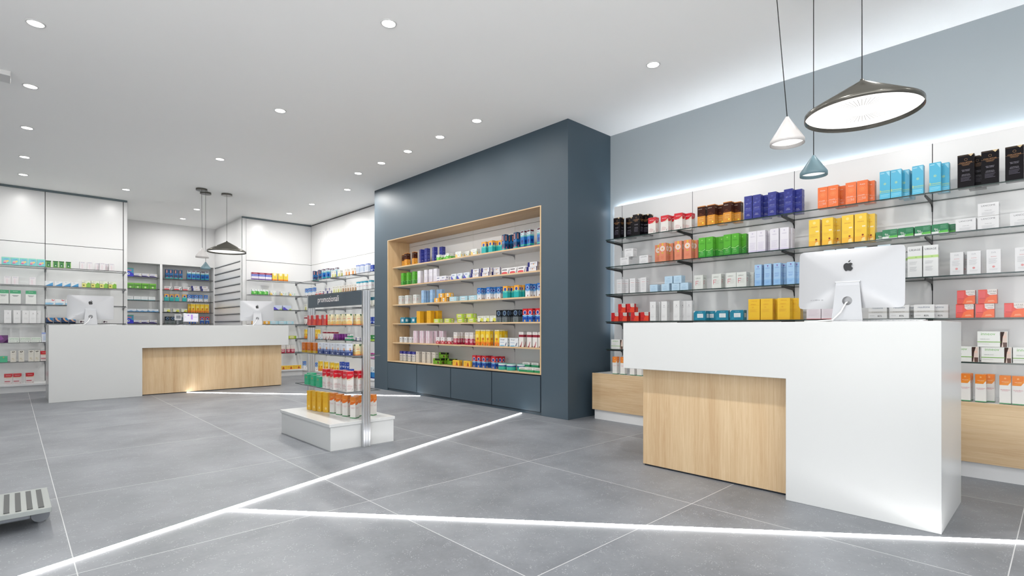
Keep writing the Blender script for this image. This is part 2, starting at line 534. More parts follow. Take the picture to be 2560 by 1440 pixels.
# ---- recessed alcove shelves
al = thing('alcove_shelf_unit', 'white built-in alcove shelving of two bays behind far counter', 'shelving', (2.7, 14.45, 0))
for x0, x1 in ((1.60, 1.64), (2.474, 2.521), (3.573, 3.614)):
    MB().box(x0, x1, 14.282, 14.64, 0, 2.504).build('side_panel', M_PANEL, al)
MB().box(1.60, 3.614, 14.641, 14.658, 0, 2.504).build('back_panel', M_PANEL, al)
ALV = [2.194, 1.933, 1.672, 1.411, 1.15, 0.89]
for z in ALV:
    for x0, x1 in ((1.641, 2.473), (2.522, 3.572)):
        glass_shelf(al, x0, x1, 14.30, 14.639, z, M_GLASSEDGE_DARK)

# ---- slatted side wall
sl = thing('slat_panel', 'white slatted display panel with grooves on alcove side wall', 'wall panel', (3.6, 13.2, 0))
MB().box(3.598, 3.612, 12.25, 14.275, 0, 3.40).build('board', M_PANEL, sl)
MB().box(3.590, 3.597, 12.21, 12.29, 0, 3.40).build('end_strip', M_PANEL, sl)
for k in range(15):
    z = 2.504 - 0.162 * k
    MB().box(3.586, 3.597, 12.30, 14.25, z - 0.012, z + 0.006).build('groove_channel', M_CHANNEL, sl)
    MB().box(3.5875, 3.597, 12.30, 14.25, z - 0.022, z - 0.0125).build('groove', M_GAP, sl)

# ---- far corner: cabinets and L-shaped glass shelves
cc = thing('corner_cabinet', 'white corner cupboards with glass shelves beyond the promo stand', 'cabinet', (4.6, 11.8, 0))
MB().box(3.606, 3.678, YL - 0.002, YL + 0.038, 0, 3.411).build('end_panel', M_PANEL, cc)
MB().box(3.684, RX - 0.001, YL, YL + 0.03, 2.517, 3.411).build('upper_door', M_PANEL, cc)
MB().box(3.684, RX - 0.001, YL, YL + 0.03, 0.14, 2.508).build('back_panel', M_PANEL, cc)
MB().box(3.680, RX + 0.038, YL + 0.031, YL + 0.0385, 0.14, 3.411).build('backing_board', M_GREYGAP, cc)
MB().box(3.602, RX - 0.001, YL - 0.012, YL + 0.0385, 3.4125, H - 0.001).build('shadow_gap_strip', M_SHADOWGAP, cc)
RB = [12.197, 11.36, 10.44, 9.47, 8.36]
for i in range(4):
    MB().box(RX, RX + 0.03, RB[i + 1] + 0.002, RB[i] - 0.002, 2.515, 3.42).build('upper_door', M_PANEL, cc)
    MB().box(RX, RX + 0.03, RB[i + 1] + 0.002, RB[i] - 0.002, 0.14, 2.509).build('back_panel', M_PANEL, cc)
MB().box(RX + 0.031, RX + 0.038, 8.36, 12.19, 0.14, 3.42).build('backing_board', M_GREYGAP, cc)
MB().box(RX + 0.004, RX + 0.038, 8.36, 12.15, 3.422, H - 0.001).build('shadow_gap_strip', M_GREYGAP, cc)
for z in LV:
    glass_shelf(cc, 3.69, RS, YS, YL - 0.002, z, M_GLASSEDGE_DARK)
    for a, b in ((YL - 0.002, 11.36), (11.36, 10.44), (10.44, 9.47), (9.47, 8.36)):
        glass_shelf(cc, RS, RX - 0.002, b + 0.001, a - 0.001, z, M_GLASSEDGE_DARK)
    bracket_mb(MB(), YL - 0.001, YS + 0.02, 4.75, z - 0.01, 'y', 0.02, 0.03).build('bracket', M_GREYMETAL, cc)
    for y in (11.95, 11.36, 10.44, 9.47):
        bracket_mb(MB(), RX - 0.001, RS + 0.02, y, z - 0.01, 'x', 0.02, 0.03).build('bracket', M_GREYMETAL, cc)
MB().box(3.69, 4.69, 11.70, YL - 0.001, 0.11, 0.14).build('plinth_board', M_PANEL, cc)
MB().box(4.6905, RX - 0.001, 8.36, YL - 0.001, 0.11, 0.14).build('plinth_board', M_PANEL, cc)
MB().box(3.69, 4.72, 11.73, YL - 0.001, 0, 0.1095).build('plinth', M_PANEL, cc)
MB().box(4.7205, RX - 0.001, 8.36, YL - 0.001, 0, 0.1095).build('plinth', M_PANEL, cc)

# ------------------------------------------------------------------ COUNTERS
CT = 1.094
k = thing('counter', 'near white L-shaped sales counter with vertical oak panel, right side', 'counter', (3.8, 1.4, 0))
# white top block and pedestal are one folded body
m = MB()
prof = [(0.443, 0.0), (1.191, 0.0), (1.191, 0.745), (2.376, 0.745), (2.376, CT), (0.443, CT)]
m.prism(prof, 3.45, 4.175, plane='yz')
m.build('body', M_COUNTER, k, 0.0025)
MB().box(3.54, 4.16, 1.192, 2.256, 0.012, 0.7445).build('wood_panel', M_WOODV, k, 0.001)
MB().box(3.55, 4.15, 1.2, 2.246, 0, 0.0118).build('plinth', M_GAP, k)
k2 = thing('counter', 'far long white sales counter with oak front panel, left side', 'counter', (2.0, 10.2, 0))
m = MB()
prof = [(0.385, 0.0), (1.47, 0.0), (1.47, 0.742), (3.685, 0.742), (3.685, CT), (0.385, CT)]
m.prism(prof, 9.81, 10.63, plane='xz')
m.build('body', M_COUNTER, k2, 0.0025)
MB().box(1.471, 3.59, 9.9, 10.6, 0.012, 0.7415).build('wood_panel', M_WOODV, k2, 0.001)
MB().box(1.48, 3.58, 9.91, 10.59, 0, 0.0118).build('plinth', M_GAP, k2)

# ------------------------------------------------------------------ PROMO STAND
ps = thing('promo_stand', 'freestanding promotional shelf stand with glass shelves on white base', 'display stand', (2.285, 4.9, 0))
MB().box(1.98, 2.593, 4.335, 5.455, 0, 0.205).build('base', M_COUNTER, ps, 0.001)
MB().box(1.967, 2.603, 4.326, 5.466, 0.2055, 0.232).build('base_top', M_COUNTER, ps, 0.0015)


def post(y0, y1, z0):
    m = MB()
    for i in range(3):      # ribbed extrusion
        m.box(2.262 + i * 0.0235, 2.262 + i * 0.0235 + 0.0215, y0, y1, z0, 1.39)
    m.box(2.2645, 2.328, y0 + 0.006, y1 - 0.004, z0, 1.388)
    return m.build('post', M_ALU, ps, 0.002)


post(4.286, 4.325, 0.0)
post(5.467, 5.506, 0.0)
MB().box(2.255, 2.275, 4.3265, 5.4655, 1.262, 1.388).build('sign_board', M_SIGN, ps)
sb = ps.children[-1]
tv, tf, tw, th = text_shape('promozionali')
s = 0.076 / th
yc, zc = 4.99, 1.292
m = MB()
m.add([(2.2535, yc + tw * s * 0.54 - a * s * 1.08, zc + b * s) for a, b in tv], tf)
lt = m.build('lettering', M_LETTER, sb, origin=(2.285, 4.9, 0))
for z in (1.08, 0.81, 0.492):
    glass_shelf(ps, 2.12, 2.45, 4.327, 5.4655, z, principled('grey_glass_edge', (92, 97, 98), 0.15), 0.008)
    for y in (4.315, 5.477):
        MB().box(2.262, 2.33, y - 0.011, y + 0.0114, z - 0.02, z - 0.0085).build('bracket', M_BLACK, ps)

# ------------------------------------------------------------------ PENDANT LAMPS


def pendant(name, label, cx, cy, z_apex, z_rim, r, mat, shift=(0, 0), group=None, canopy=True):
    t = thing(name, label, 'lamp', (cx, cy, z_rim), 0, group)
    rim = 0.024 + 0.006 * (r / 0.31)
    m = MB()
    tk = 0.004
    m.lathe([(0.010, z_apex + 0.012), (0.016, z_apex), (r, z_rim + rim), (r, z_rim), (r - tk, z_rim), (r - tk, z_rim + rim * 0.97), (0.012, z_apex - 0.012)], 56, 0, cx, cy)
    m.build('shade', mat, t)
    md = MB()
    n = 48
    rr = r - tk - 0.001
    zz = z_rim + rim * 0.86
    v = [(cx, cy, zz + 0.004)] + [(cx + rr * math.cos(2 * PI * i / n), cy + rr * math.sin(2 * PI * i / n), zz) for i in range(n)]
    md.add(v, [(0, 1 + (i + 1) % n, 1 + i) for i in range(n)])
    md.build('diffuser', M_PENDIN, t)
    if r > 0.25:            # fine wires fanning over the diffuser
        mw = MB()
        for i in range(56):
            a = 2 * PI * i / 56
            p0 = (cx + 0.09 * math.cos(a), cy + 0.09 * math.sin(a)); p1 = (cx + 0.2 * math.cos(a), cy + 0.2 * math.sin(a))
            d = (-math.sin(a) * 0.0012, math.cos(a) * 0.0012)
            z = zz - 0.0015
            mw.add([(p0[0] - d[0], p0[1] - d[1], z), (p0[0] + d[0], p0[1] + d[1], z), (p1[0] + d[0], p1[1] + d[1], z), (p1[0] - d[0], p1[1] - d[1], z)], [(0, 1, 2, 3)])
        mw.build('wire_fan', principled('pale_grey_wire', (165, 165, 165), 0.6), t)
    sx, sy = shift
    MB().tube([(cx, cy, z_apex + 0.008), (cx + sx, cy + sy, H - 0.028)], 0.0028, 8).build('cord', M_CORD, t)
    if canopy:
        MB().cyl(cx + sx, cy + sy, H - 0.032, H - 0.0005, 0.088, 32).build('canopy', M_PENDGREY, t, 0.003)
    return t


def pend_px(u, X, va, vr):
    return X, on_x(u, X)[0], on_x(u, X, va)[1], on_x(u, X, vr)[1]


px_, py_, za_, zr_ = pend_px(2155, 3.84, 203, 286)
pendant('pendant_lamp', 'large grey cone pendant lamp over near right counter', px_, py_, za_, zr_, 0.315, M_PENDGREY)
px_, py_, za_, zr_ = pend_px(1968, 3.70, 297, 361)
pendant('pendant_lamp', 'small white cone pendant lamp beside large grey one, near counter', px_, py_, za_, zr_, 0.103, M_PENDWHITE, (-0.06, 0.06))
px_, py_, za_, zr_ = pend_px(2034, 4.06, 393, 440)
pendant('pendant_lamp', 'small blue cone pendant lamp hanging lowest over near counter', px_, py_, za_, zr_, 0.086, M_PENDBLUE)
pendant('pendant_lamp', 'large grey cone pendant lamp over far left counter', 2.805, 10.362, 2.594, 2.40, 0.315, M_PENDGREY)
pendant('pendant_lamp', 'small white cone pendant lamp over far left counter', 2.40, 10.29, 2.42, 2.265, 0.103, M_PENDWHITE, (-0.015, -0.018))
pendant('pendant_lamp', 'small blue cone pendant lamp hanging lowest over far counter', 2.50, 10.498, 2.205, 2.09, 0.078, M_PENDBLUE)

# ------------------------------------------------------------------ DOWNLIGHTS
DL = [
    (0.142, 5.578, 'nearest ceiling downlight of the leftmost row'), (0.142, 7.065, 'second ceiling downlight from the front in leftmost row'),
    (0.142, 8.565, 'third ceiling downlight from the front in leftmost row'), (0.142, 10.054, 'fourth ceiling downlight from the front in leftmost row'),
    (0.142, 11.228, 'last ceiling downlight of leftmost row, near tall white cabinets'), (1.447, 11.218, 'lone ceiling downlight by right end of tall left cabinets'),
    (2.726, 12.112, 'nearer of two ceiling downlights in front of the alcove'), (2.739, 13.37, 'farther of two ceiling downlights in front of the alcove'),
    (2.151, 8.275, 'far ceiling downlight of the middle row above far counter'), (2.151, 5.967, 'middle ceiling downlight of the centre row'),
    (2.151, 3.669, 'nearest ceiling downlight of centre row, largest in view'), (4.229, 2.59, 'single ceiling downlight above gap between blue block and near counter'),
    (3.9, 4.695, 'nearest ceiling downlight of five along the blue block'), (3.9, 5.413, 'second ceiling downlight of five along the blue block'),
    (3.9, 6.154, 'middle ceiling downlight of five along the blue block'), (3.9, 6.855, 'fourth ceiling downlight of five along the blue block'),
    (3.9, 7.561, 'farthest ceiling downlight of five along the blue block'), (4.225, 8.585, 'nearest of three ceiling downlights by far corner cupboards'),
    (4.225, 10.071, 'middle of three ceiling downlights by far corner cupboards'), (4.225, 11.211, 'farthest of three ceiling downlights by far corner cupboards')]
proto = None
for x, y, lab in DL:
    if proto is None:
        t = thing('ceiling_downlight', lab, 'lamp', (x, y, H), 0, 'round recessed ceiling downlights')
        m = MB(); m.lathe([(0.052, H - 0.0005), (0.052, H - 0.007), (0.060, H - 0.007), (0.063, H - 0.0005)], 32, 0, x, y)
        m.build('trim_ring', M_RING, t)
        md = MB(); n = 28
        md.add([(x + 0.0515 * math.cos(2 * PI * i / n), y + 0.0515 * math.sin(2 * PI * i / n), H - 0.0035) for i in range(n)], [tuple(range(n))[::-1]])
        md.build('diffuser', M_DOWN, t)
        proto = t
    else:
        t = copy_thing(proto, lab, (x, y, H))
DOWN_W = 16.5
DIM = [.5, .5, .6, .9, .66, .66, .8, .85, 2.2, 2.0, 1.6, .4, .32, .32, .32, .32, .45, 1.4, 1.3, 1.1]
FILL_BEAMS = [(4.229, 0.6, .3), (4.229, -1.4, .6), (2.151, 1.4, 2.1), (2.151, -0.9, 1.8), (0.142, 2.6, .7)]   # unseen beams without fittings, added to brighten the right side and foreground
for x, y, k_ in [(a[0], a[1], q) for a, q in zip(DL, DIM)] + FILL_BEAMS:
    L = bpy.data.lights.new('downlight_and_fill_beam', 'AREA'); L.shape = 'DISK'; L.size = 0.1; L.energy = DOWN_W * k_; L.spread = math.radians(176)
    L.color = (1.0, 0.985, 0.96)
    lo = bpy.data.objects.new('downlight_and_fill_beam', L); COL.objects.link(lo); lo.location = (x, y, H - 0.012)

# ------------------------------------------------------------------ COMPUTERS


def arc(cx, cy, r, a0, a1, n, ry=None):
    ry = r if ry is None else ry
    return [(cx + r * math.cos(math.radians(a0 + (a1 - a0) * i / n)), cy + ry * math.sin(math.radians(a0 + (a1 - a0) * i / n))) for i in range(n + 1)]


def catmull(pts, n=5):
    out = []
    L = len(pts)
    for i in range(L):
        p0, p1, p2, p3 = pts[i - 1], pts[i], pts[(i + 1) % L], pts[(i + 2) % L]
        for k in range(n):
            t = k / n
            out.append(tuple(0.5 * (2 * b + (c - a) * t + (2 * a - 5 * b + 4 * c - d) * t * t + (3 * b - a - 3 * c + d) * t ** 3)
                             for a, b, c, d in zip(p0, p1, p2, p3)))
    return out


def fruit_mark(y, s, flip=1):
    """Bitten fruit mark with a leaf, in the x-z plane, about 1 wide."""
    body = catmull([(0.0, 0.34), (0.17, 0.40), (0.33, 0.36), (0.43, 0.25), (0.33, 0.14), (0.29, 0.0), (0.34, -0.13), (0.46, -0.21),
                    (0.37, -0.42), (0.21, -0.56), (0.04, -0.50), (-0.1, -0.5), (-0.24, -0.57), (-0.4, -0.40), (-0.5, -0.1), (-0.48, 0.2), (-0.32, 0.37), (-0.15, 0.40)])
    leaf = arc(0.22, 0.47, 0.25, 180, 90, 6) + arc(-0.03, 0.72, 0.25, 0, -90, 6)
    m = MB()
    for poly in (body, leaf):
        n = len(poly)
        cx = sum(p[0] for p in poly) / n; cz = sum(p[1] for p in poly) / n
        m.add([(cx * s * flip, y, cz * s)] + [(a * s * flip, y, b * s) for a, b in poly], [(0, 1 + i, 1 + (i + 1) % n) for i in range(n)])
    return m


def computer(label, loc, rz, w=0.56, h=0.37, tilt=4, z0=0.085):
    """All-in-one computer seen from behind; local -Y is the back of the screen."""
    t = thing('desktop_computer', label, 'computer', loc, rz, 'white computers on the counters', local=True)
    tl = math.radians(tilt)
    ct, st = math.cos(tl), math.sin(tl)

    def P(x, y, z):
        return (x, y * ct - z * st * -1 * 0 + (z) * -st * -1, z * ct + z0 - y * st * 0)
    # back shell: thin rim that swells to the middle
    rows = []
    nx, nz = 24, 16
    m = MB()
    v = []
    for j in range(nz + 1):
        for i in range(nx + 1):
            a = i / nx * 2 - 1; b = j / nz * 2 - 1
            e = max(abs(a), abs(b))
            bulge = 0.006 + 0.036 * (1 - min(1, max(abs(a) * 0.98, abs(b) * 0.9))) ** 0.75
            x, z = a * w / 2, (b + 1) / 2 * h
            # rounded corners
            cr = 0.022
            dx = abs(x) - (w / 2 - cr); dz = max((h - cr) * -1 + z, cr - z)
            if dx > 0 and dz > 0:
                ln = max(dx, dz); q = math.hypot(dx, dz)
                f = ln / q
                x = math.copysign(w / 2 - cr + dx * f, x)
                z = (h - cr + dz * f) if z > h / 2 else (cr - dz * f)
            v.append(P(x, -bulge, z))
    f = [(j * (nx + 1) + i, j * (nx + 1) + i + 1, (j + 1) * (nx + 1) + i + 1, (j + 1) * (nx + 1) + i) for j in range(nz) for i in range(nx)]
    m.add(v, f, 0, True)
    off = len(v)
    # front plate
    v2 = []
    ring = [j * (nx + 1) for j in range(nz + 1)] + [nz * (nx + 1) + i for i in range(1, nx + 1)] + [j * (nx + 1) + nx for j in range(nz - 1, -1, -1)] + [i for i in range(nx - 1, 0, -1)]
    rp = [v[i] for i in ring]
    v2 = rp + [(x, y + 0.012, z) for x, y, z in rp]
    n = len(rp)
    m.add(v2, [(i, (i + 1) % n, n + (i + 1) % n, n + i) for i in range(n)] + [tuple(range(n, 2 * n))], 0)
    case = m.build('housing', M_SILVER, t)
    # screen glass
    MB().add([P(-w / 2 + 0.02, 0.0065, 0.02), P(w / 2 - 0.02, 0.0065, 0.02), P(w / 2 - 0.02, 0.0065, h - 0.02), P(-w / 2 + 0.02, 0.0065, h - 0.02)], [(0, 1, 2, 3)]).build('screen', M_LOGO, case)
    # mark
    fm = fruit_mark(0, 0.052)
    fm.v = [P(x, -0.0402, h * 0.70 + z) for x, y, z in fm.v]
    # seat the mark on the shell
    fm.build('logo', M_LOGO, case)
    # stand: leaning plate with a round cable hole, and foot
    sw, sb_ = 0.062, 0.082
    zt = z0 + h * 0.43
    v = []
    hole = (0, z0 + h * 0.12, 0.027)
    top, bot = zt, 0.012

    def hw(z):
        return sw + (sb_ - sw) * (top - z) / (top - bot)

    def yy(z):
        return -0.046 - 0.012 * (top - z) / (top - bot) * 2

    m = MB()
    n = 32
    ring_in, ring_out = [], []
    for i in range(n):
        a = 2 * PI * i / n
        cx, cz = math.cos(a), math.sin(a)
        xi, zi = hole[2] * cx, hole[1] + hole[2] * cz
        # outer boundary along the same direction
        k = 10
        for q in range(1, 400):
            r = q * 0.001
            x, z = r * cx, hole[1] + r * cz
            if z > top or z < bot or abs(x) > hw(z):
                break
        z = min(max(z, bot), top); x = max(-hw(z), min(hw(z), x))
        ring_in.append((xi, zi)); ring_out.append((x, z))
    for (x, z), corner in zip([(-hw(top), top), (hw(top), top), (hw(bot), bot), (-hw(bot), bot)], range(4)):
        j = min(range(n), key=lambda i: (ring_out[i][0] - x) ** 2 + (ring_out[i][1] - z) ** 2)
        ring_out[j] = (x, z)
    for th_ in (0, 0.008):
        m.add([(x, yy(z) + th_, z) for x, z in ring_in] + [(x, yy(z) + th_, z) for x, z in ring_out],
              [(i, (i + 1) % n, n + (i + 1) % n, n + i) for i in range(n)])
    m.add([(x, yy(z) + th_, z) for th_ in (0, 0.008) for x, z in ring_out], [(i, (i + 1) % n, n + (i + 1) % n, n + i) for i in range(n)])
    m.add([(x, yy(z) + th_, z) for th_ in (0, 0.008) for x, z in ring_in], [(i, (i + 1) % n, n + (i + 1) % n, n + i) for i in range(n)])
    stand = m.build('stand', M_SILVER, t)
    MB().box(-sb_, sb_, -0.07, 0.13, 0.0005, 0.011).build('foot', M_SILVER, t, 0.003)
    MB().box(-sw - 0.004, sw + 0.004, -0.05, -0.012, zt, zt + 0.006).build('hinge', M_CHANNEL, t)
    MB().box(-sw, sw, -0.048, -0.006, zt - 0.05, zt - 0.0005).build('neck', M_SILVER, t)
    # tiny port row low on the left
    m = MB()
    for i, (a, b) in enumerate(((0, 5), (8, 4), (15, 2), (19, 3), (24, 2), (28, 5), (38, 7))):
        m.box(-w * 0.37 + a * 0.0016, -w * 0.37 + (a + b) * 0.0016, 0, 0.0004, 0, 0.0035 if b < 4 else 0.0018)
    m.v = [P(x, -0.0275 + y, 0.055 + z) for x, y, z in m.v]
    m.build('ports', M_GREYGAP, case)
    # power cable through the hole
    MB().tube([(0.0, 0.0, hole[1]), (-0.005, -0.066, hole[1] - 0.012), (-0.03, -0.085, 0.06), (-0.07, -0.1, 0.012), (-0.16, -0.09, 0.006), (-0.235, -0.06, 0.006), (-0.2, -0.045, 0.006)], 0.0042, 8).build('cable', M_PLASTICW, t)
    return t


computer('near white desktop computer seen from behind on the right counter', (3.80, 0.94, CT), -PI / 2 + math.radians(4), 0.565, 0.375)
computer('white desktop computer seen from behind, left end of far counter', on_y(227, 10.28)[:1] + (10.28, CT), math.radians(-6), 0.56, 0.37)
computer('white desktop computer seen from behind, right end of far counter', on_y(643, 10.28)[:1] + (10.28, CT), math.radians(-14), 0.56, 0.37)


def keyboard(label, loc, rz):
    t = thing('keyboard', label, 'keyboard', loc, rz, 'white keyboards on the counters', local=True)
    MB().prism([(-0.062, 0.0005), (0.062, 0.0005), (0.062, 0.006), (-0.062, 0.014)], -0.215, 0.215, plane='yz').build('case', M_SILVER, t, 0.002)
    m = MB()
    for r in range(5):
        for c in range(14):
            y = -0.05 + r * 0.021
            z = 0.0135 - (y + 0.05) * 0.0645
            m.box(-0.206 + c * 0.0295, -0.206 + c * 0.0295 + 0.026, y, y + 0.018, z - 0.002, z + 0.0025)
    m.build('keys', M_PLASTICW, t)
    return t


keyboard('white keyboard lying behind computer on the right counter', (3.99, 0.80, CT), PI / 2)
keyboard('white keyboard behind computer at left end of far counter', (on_y(250, 10.54)[0], 10.54, CT), PI)
keyboard('white keyboard behind computer at right end of far counter', (on_y(636, 10.54)[0], 10.54, CT), PI)

# till with touch screen in the middle of the far counter
px, py = on_y(459, 10.3)[0], 10.3
tl = thing('till', 'silver till with lit touch screen in middle of far counter', 'till', (px, py, CT), math.radians(14), local=True)
MB().box(-0.09, 0.09, -0.06, 0.09, 0.0005, 0.018).build('base', M_DARKSTEEL, tl, 0.003)
MB().box(0.0, 0.06, -0.012, 0.02, 0.018, 0.10).build('neck', M_DARKSTEEL, tl)
tm = math.radians(-14)
scr = thing('x', '', '', (0, 0, 0)) if False else None
m = MB(); m.box(-0.02, 0.225, -0.035, -0.012, 0.06, 0.205); dspl = m.build('display', M_SILVER, tl, 0.004)
m = MB(); m.box(-0.011, 0.216, -0.0362, -0.0352, 0.069, 0.197)
m.build('screen', principled('lit_screen', (30, 30, 34), 0.3, emit=(240, 238, 248), strength=0.72), dspl)
m = MB()
m.box(0.045, 0.075, -0.0368, -0.0363, 0.165, 0.18); m.box(0.10, 0.13, -0.0368, -0.0363, 0.10, 0.185)
m.build('screen_tiles', principled('lilac_screen_tile', (30, 26, 34), 0.3, emit=(190, 150, 232), strength=0.72), dspl)
m = MB(); m.box(0.135, 0.205, -0.0368, -0.0363, 0.142, 0.145); m.box(0.0, 0.02, -0.0368, -0.0363, 0.142, 0.145); m.box(0.052, 0.068, -0.0374, -0.0369, 0.169, 0.176)
m.build('screen_text', principled('screen_text', (92, 70, 150), 0.4), dspl)
m = MB(); m.box(-0.15, -0.045, -0.03, -0.008, 0.085, 0.185); cd = m.build('customer_display', M_SILVER, tl, 0.004)
m = MB(); m.box(-0.13, -0.062, -0.0312, -0.0302, 0.115, 0.165); m.build('screen', M_DARKSTEEL, cd)
MB().box(-0.105, -0.085, -0.012, 0.008, 0.018, 0.085).build('pole', M_DARKSTEEL, tl)

# ------------------------------------------------------------------ FLOOR SCALE at the left edge
sc_ = thing('weighing_scale', 'grey platform scale with ribbed rubber strips on floor at left edge', 'scale', (0.0, 3.95, 0))
ZT = 0.108
MB().box(-0.42, 0.158, 3.71, 4.19, ZT - 0.026, ZT).build('platform', M_PLATE, sc_, 0.002)
for i in range(12):
    x1 = 0.129 - i * 0.0445
    MB().box(x1 - 0.0225, x1, 3.735, 4.15, ZT + 0.0003, ZT + 0.003).build('rubber_strip', M_RUBBER, sc_)
MB().box(-0.40, 0.075, 3.76, 4.15, 0.05, ZT - 0.027).build('underframe', M_DARKSTEEL, sc_, 0.006)
for y0 in (3.853, 4.10):
    for x0 in (0.118, -0.37):
        m = MB(); n = 28
        m.v = []
        m.cyl(0, 0, 0, 0.045, 0.0385, n)
        m.v = [(x0 + a, y0 + c, 0.0392 + b) for a, b, c in m.v]
        m.build('wheel', M_DARKSTEEL, sc_, 0.004)
        MB().box(x0 - 0.012, x0 + 0.012, y0 + 0.012, y0 + 0.032, 0.05, ZT - 0.0265).build('axle_block', M_BLACK, sc_)

# ------------------------------------------------------------------ PRODUCTS ON THE SHELVES
TY = {}
W_, K_, G_ = (240, 240, 240), (20, 20, 24), (150, 152, 156)


def T(key, name, desc, w, h, d, base, *marks, shape='box'):
    TY[key] = dict(name=name, desc=desc, w=w, h=h, d=d, base=base, marks=marks, shape=shape)


# marks: b = band all round (y0,y1,col); r = patch (x0,y0,x1,y1,col); t = word (text,x,y,height,col,maxw); c = disc (x,y,r,col); p = polygon
def lines(x, y, n, col, w=0.6, gap=0.035, t=0.008):
    return [('r', x - w / 2, y - i * gap - t, x + w / 2 * (1 - 0.18 * (i % 3)), y - i * gap, col) for i in range(n)]


T('noir', 'serum_carton', 'tall black gift carton', .094, .242, .075, (12, 9, 14),
  ('b', .955, 1.0, (62, 52, 44)), ('p', [(.62, 1.0), (.95, 1.0), (.8, .93)], (222, 196, 150)),
  ('c', .5, .85, .10, (120, 86, 52)), ('c', .5, .85, .075, (12, 9, 14)), ('t', 'COLLISTAR', .5, .76, .04, (176, 126, 76), .82), ('b', .735, .742, (120, 84, 50)), ('r', .25, .70, .75, .712, (150, 106, 62)), ('r', .3, .67, .7, .68, (130, 92, 56)),
  ('t', 'NERO PREZIOSO', .5, .54, .018, (170, 165, 180), .62), ('t', 'SIERO SUBLIME', .5, .505, .018, (170, 165, 180), .62), ('t', 'SUBLIME BLACK', .5, .40, .018, (170, 165, 180), .62), ('t', 'PRECIOUS SERUM', .5, .365, .018, (170, 165, 180), .62), *lines(.5, .32, 4, (110, 104, 122), .6))
T('mav', 'hand_cream_carton', 'red topped white carton', .09, .175, .07, (236, 231, 226),
  ('b', .72, 1.0, (214, 34, 48)), ('p', [(.0, .72), (.75, .72), (1.0, .80), (1.0, .66), (.6, .62), (0, .70)], (226, 206, 178)), ('p', [(0, .735), (.8, .735), (.6, .66), (.15, .62), (.0, .66)], (214, 34, 48)),
  ('t', 'MAVALA', .5, .83, .055, (245, 235, 235), .72), ('t', 'MAVALA', .36, .30, .03, (205, 40, 60), .5), ('t', 'HANDCREAM', .42, .245, .034, (205, 40, 60), .7), *lines(.42, .19, 3, (214, 120, 130), .6), ('p', [(.74, .06), (.8, .06), (.88, .16), (.84, .17)], (70, 70, 74)))
T('tan', 'tanning_carton', 'brown and orange carton', .08, .205, .065, (222, 148, 42),
  ('b', .50, 1.0, (62, 30, 22)), ('b', .96, 1.0, (214, 138, 60)), ('t', 'NUXE SUN', .36, .85, .04, (228, 214, 196), .5), ('t', 'CREME', .4, .62, .03, (170, 92, 44), .55), ('t', 'BRONZANTE', .45, .55, .035, (170, 92, 44), .7), ('t', 'ANTI-AGE', .5, .38, .045, (245, 222, 170), .6), *lines(.5, .30, 3, (240, 206, 140), .6), ('c', .72, .16, .1, (250, 226, 80)))
T('blue', 'cream_carton', 'tall royal blue carton', .072, .222, .06, (42, 50, 138),
  ('c', .5, .84, .10, (92, 104, 190)), ('c', .5, .84, .07, (42, 50, 138)), ('t', 'WELEDA', .5, .68, .036, (200, 206, 236), .6), ('t', 'CREMA VISO', .5, .47, .026, (184, 190, 228), .8), *lines(.5, .43, 2, (120, 130, 200), .7), ('t', 'Creme', .5, .22, .028, (235, 235, 245), .4), ('t', 'de Beaute', .5, .17, .028, (235, 235, 245), .55), ('p', [(0, .55), (1, .72), (1, .78), (0, .60)], (58, 70, 160)), ('p', [(0, .30), (1, .36), (1, .40), (0, .33)], (58, 70, 160)))
T('sun', 'sunscreen_carton', 'bright orange carton', .076, .185, .055, (246, 118, 52),
  ('t', 'Avene', .5, .84, .075, (250, 222, 206), .5), ('c', .5, .64, .30, (250, 150, 92)), ('c', .5, .64, .27, (246, 118, 52)), ('c', .5, .64, .2, (250, 138, 74)), ('b', .33, .335, (250, 220, 206)), ('t', 'SOLAIRE', .42, .36, .045, (250, 226, 214), .7), ('t', '50', .66, .22, .10, (250, 214, 196), .35), *lines(.34, .28, 5, (250, 190, 160), .45))
T('cyan', 'after_sun_carton', 'tall cyan blue carton', .07, .225, .05, (70, 178, 214),
  ('r', .08, .92, .45, .94, (180, 226, 240)), ('p', [(.6, .97), (.93, .97), (.93, .80), (.8, .86)], (150, 216, 236)), ('c', .5, .55, .12, (196, 226, 120)), ('c', .5, .55, .09, (70, 178, 214)), ('t', '6', .5, .55, .045, (220, 230, 110), .2), ('b', .29, .305, (196, 222, 120)), ('b', .24, .25, (196, 222, 120)), ('b', .0, .20, (84, 190, 224)), ('r', .1, .15, .9, .165, (150, 216, 236)), ('r', .1, .10, .8, .115, (150, 216, 236)), ('r', .05, .26, .1, .34, (220, 226, 120)))
T('lanc', 'perfume_carton', 'white carton with grey lettering', .112, .093, .08, (234, 234, 235),
  ('t', 'LANCOME', .5, .80, .12, (92, 94, 98), .92), ('t', 'HYDRA ZEN', .5, .42, .05, (120, 122, 126), .5), *lines(.5, .28, 4, (176, 178, 182), .62, .06, .014))
T('salm', 'shower_gel_carton', 'salmon carton with round emblem', .08, .2, .065, (226, 140, 108),
  ('r', .42, .86, .62, 1.0, (236, 190, 60)), ('c', .5, .70, .36, (244, 236, 226)), ('c', .5, .70, .26, (214, 170, 150)), ('c', .5, .70, .2, (246, 240, 230)), ('c', .5, .70, .12, (226, 150, 60)), ('r', .42, .44, .62, .5, (206, 200, 60)), *lines(.5, .30, 4, (206, 104, 76), .5))
